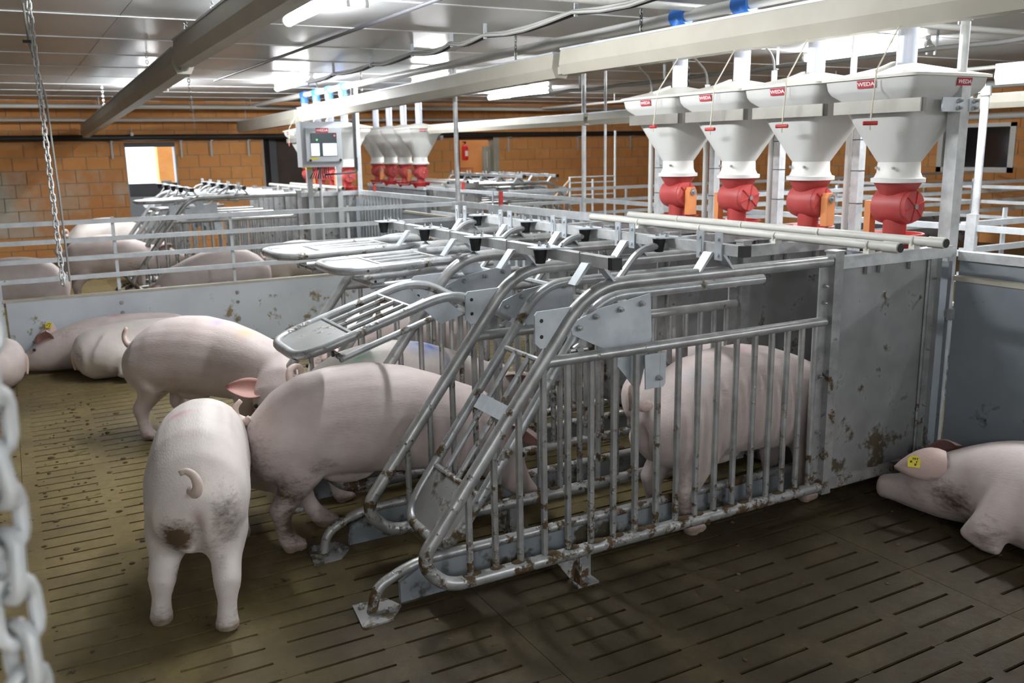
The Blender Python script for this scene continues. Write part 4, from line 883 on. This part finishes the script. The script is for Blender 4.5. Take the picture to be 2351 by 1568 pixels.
    if tagged is not None:
        c, c2, d = earinfo[tagged]; et = part('ear_tag', MB().prism([(-.020, -.022), (.020, -.022), (.022, .006), (.009, .022), (-.009, .022), (-.022, .006)], lambda u, v, t: (u, v, t), -.002, .002).cyl((0, 0, .002), (0, 0, .006), .006, seg=8), 'yellow', ob, loc=(c + c2) / 2, label='yellow ear tag', smooth=False)
        out = (c2 - c).normalized(); wv = Vector(out); et.rotation_euler = wv.to_track_quat('Z', 'Y').to_euler()
        rg = random.Random(5); ik = MB()
        for k in range(9): x, y = rg.uniform(-.012, .012), rg.choice((-.012, -.002, .009)); ik.box(x - .0014, x + .0014, y - .004, y + .004, .002, .0028); ik.box(x, x + .005, y + .002, y + .0034, .002, .0028)
        part('ink_number', ik, 'ink', et, smooth=False)
    return ob
P1 = pig('pale pig seen from behind, standing in the foreground', (-1.325, .815, 0), 77, 1.0, hy=-62, hp=30, bend=-14, tail='side', mat_='skin2', vox=.011, legs={'hl': (-.04, .05), 'hr': (-.17, .03), 'fl': (0, 0)},
         dirt=[((-.46, .06, .345), (.09, .075, .085), .9), ((-.44, -.10, .385), (.1, .065, .13), .52), ((-.36, .10, .17), (.05, .06, .06), .6), ((-.36, -.1, .17), (.05, .06, .06), .6), ((-.46, .0, .30), (.06, .2, .14), .24)], marks=[((-.12, .06, .665), (.028, .075, .05), (.62, .26, .36), .8), ((-.48, -.01, .39), (.03, .025, .05), (.55, .25, .24), .7), ((.3, .0, .62), (.12, .15, .08), (.66, .64, .48), .35)])
P2 = pig('big dirty-legged pig walking into the half-lifted stall gate', (-.63, .865, 0), -11, 1.065, hp=40, tail='hook2', vox=.011, legs={'hr': (-.02, .0), 'hl': (.13, 0)},
         dirt=[((-.33, -.1, .24), (.14, .12, .13), .62), ((-.44, -.07, .36), (.1, .13, .16), .42), ((-.33, -.1, .12), (.09, .09, .12), .85), ((-.22, -.15, .33), (.1, .08, .06), .35), ((-.1, -.1, .25), (.2, .1, .05), .35)])
P3 = pig('pig standing at the left with its face turned down to the camera', (-.98, 2.515, 0), -43, 1.03, hy=-64, hp=38, tail='up', vox=.012, ear=(-.05, .95, .12), flip=-1, legs={'hl': (.13, 0), 'hr': (-.02, 0)},
         dirt=[((-.1, -.15, .27), (.25, .1, .05), .28), ((.62, .0, .42), (.09, .09, .09), .4)], marks=[((.10, -.03, .655), (.035, .06, .04), (.45, .33, .62), .6), ((.26, -.03, .60), (.05, .06, .04), (.75, .5, .18), .6)])
P4 = pig('pig with blue and green paint marks on its back inside the third stall', (-.33, 1.33, 0), 0, 1.03, hp=15, tail='high', vox=.014, marks=[((.13, -.04, .64), (.11, .09, .06), (.03, .12, .45), .95), ((.20, -.13, .52), (.03, .06, .14), (.04, .13, .35), .85), ((-.22, -.08, .64), (.11, .06, .05), (.28, .50, .38), .75)], mat_='skin2')
P5 = pig('big pig behind the near stall bars with its rump to the gate', (.82, .245, 0), 0, 1.09, hp=45, tail='hook', vox=.011, marks=[((-.05, -.03, .66), (.04, .05, .03), (.62, .3, .4), .5), ((-.3, -.08, .6), (.06, .05, .05), (.35, .45, .6), .35)], dirt=[((-.35, -.1, .12), (.1, .1, .14), .4)])
P6 = pig('pig lying at the right edge with a yellow ear tag', (1.52, -.93, 0), 92, 1.12, lie=True, hy=10, hp=2, tail='hang', vox=.011, tagged=0, ear=(.85, .45, -.02), eacr=(-.22, .32, -.88), flip=-1, fat=.98,
         dirt=[((.46, .12, .13), (.14, .1, .09), .6), ((.62, .07, .10), (.12, .08, .08), .35), ((.28, .2, .08), (.1, .06, .1), .35)])
P7 = pig('lying pig cut by the left picture edge, tail to the right', (-2.34, 4.42, 0), 178, 1.0, lie=True, tail='hang', vox=.014, dirt=[((-.3, 0, .36), (.1, .2, .05), .2)])
P8 = pig('lying pig with raised ear, head against the grey board at the left', (-1.17, 4.72, 0), 176, 1.0, lie=True, hy=-6, hp=0, tail='hang', vox=.014, ear=(-.2, .55, .85), tagged=1, marks=[((.05, .0, .39), (.08, .06, .03), (.6, .12, .14), .6)], dirt=[((.3, .1, .3), (.2, .1, .1), .22)])
P9 = pig('pale pig lying behind the standing one with its hind leg stretched out', (-1.10, 4.39, 0), 6, 1.0, lie=True, tail='hang', vox=.013, mat_='skin2', dirt=[((-.44, -.08, .2), (.06, .08, .09), .4)])
P11 = pig('standing pig beyond the fence at the left edge, rump to the right', (-1.93, 6.6, 0), 180, 1.03, tail='hang', vox=.017)
P12 = pig('standing pig beyond the fence facing the back stalls', (-.93, 8.35, 0), 2, 1.06, hp=-8, tail='ring', vox=.017, dirt=[((.25, -.15, .3), (.2, .1, .12), .35)], marks=[((-.25, 0, .66), (.1, .1, .04), (.6, .25, .35), .5)])
P13 = pig('white-backed pig farthest left beyond the fence', (-.72, 10.4, 0), 10, 1.15, hp=20, tail='ring', vox=.022, mat_='skin2')
P14 = pig('pig beyond the fence bending its tagged head to the left', (-.17, 6.25, 0), 183, 1.02, hp=38, tail='hang', vox=.016, ear=(.5, .8, .15), tagged=0, dirt=[((.1, .15, .35), (.3, .1, .1), .25)])
P15 = pig('pale-backed pig standing in front of the back stalls', (.92, 7.2, 0), 4, .93, hp=8, tail='ring', vox=.018, mat_='skin2')
P17 = pig('pig standing behind the foreground stalls, half hidden by bars', (.24, 2.62, 0), 184, 1.02, hp=25, hy=15, tail='ring', vox=.016, dirt=[((.55, .1, .35), (.12, .1, .12), .5)])
P18 = pig('pig inside the second stall with its head at the trough', (1.08, .79, 0), 0, .93, hp=58, tail='hang', vox=.015)

# ---- droppings trodden over the slats (nobody could count them)
rg = random.Random(11); dg_ = MB()
for k in range(300):
    if k < 170: x, y = rg.gauss(-1.75, .22), rg.gauss(2.6, .75)
    else: x, y = rg.uniform(-2.1, 1.6), rg.uniform(-1.4, 3.6)
    if not (-3.3 < x < 1.7 and -2 < y < 4.2): continue
    r = rg.uniform(.003, .010) * (1.5 if rg.random() < .08 else 1)
    dg_.sphere((x, y, r * .25), r, 6, 4, (rg.uniform(.8, 1.7), rg.uniform(.8, 1.5), .55))
dd = tag(part('droppings', dg_, 'muckp'), 'dark crumbs of dung scattered on the slatted floor', 'dung', kind='stuff')
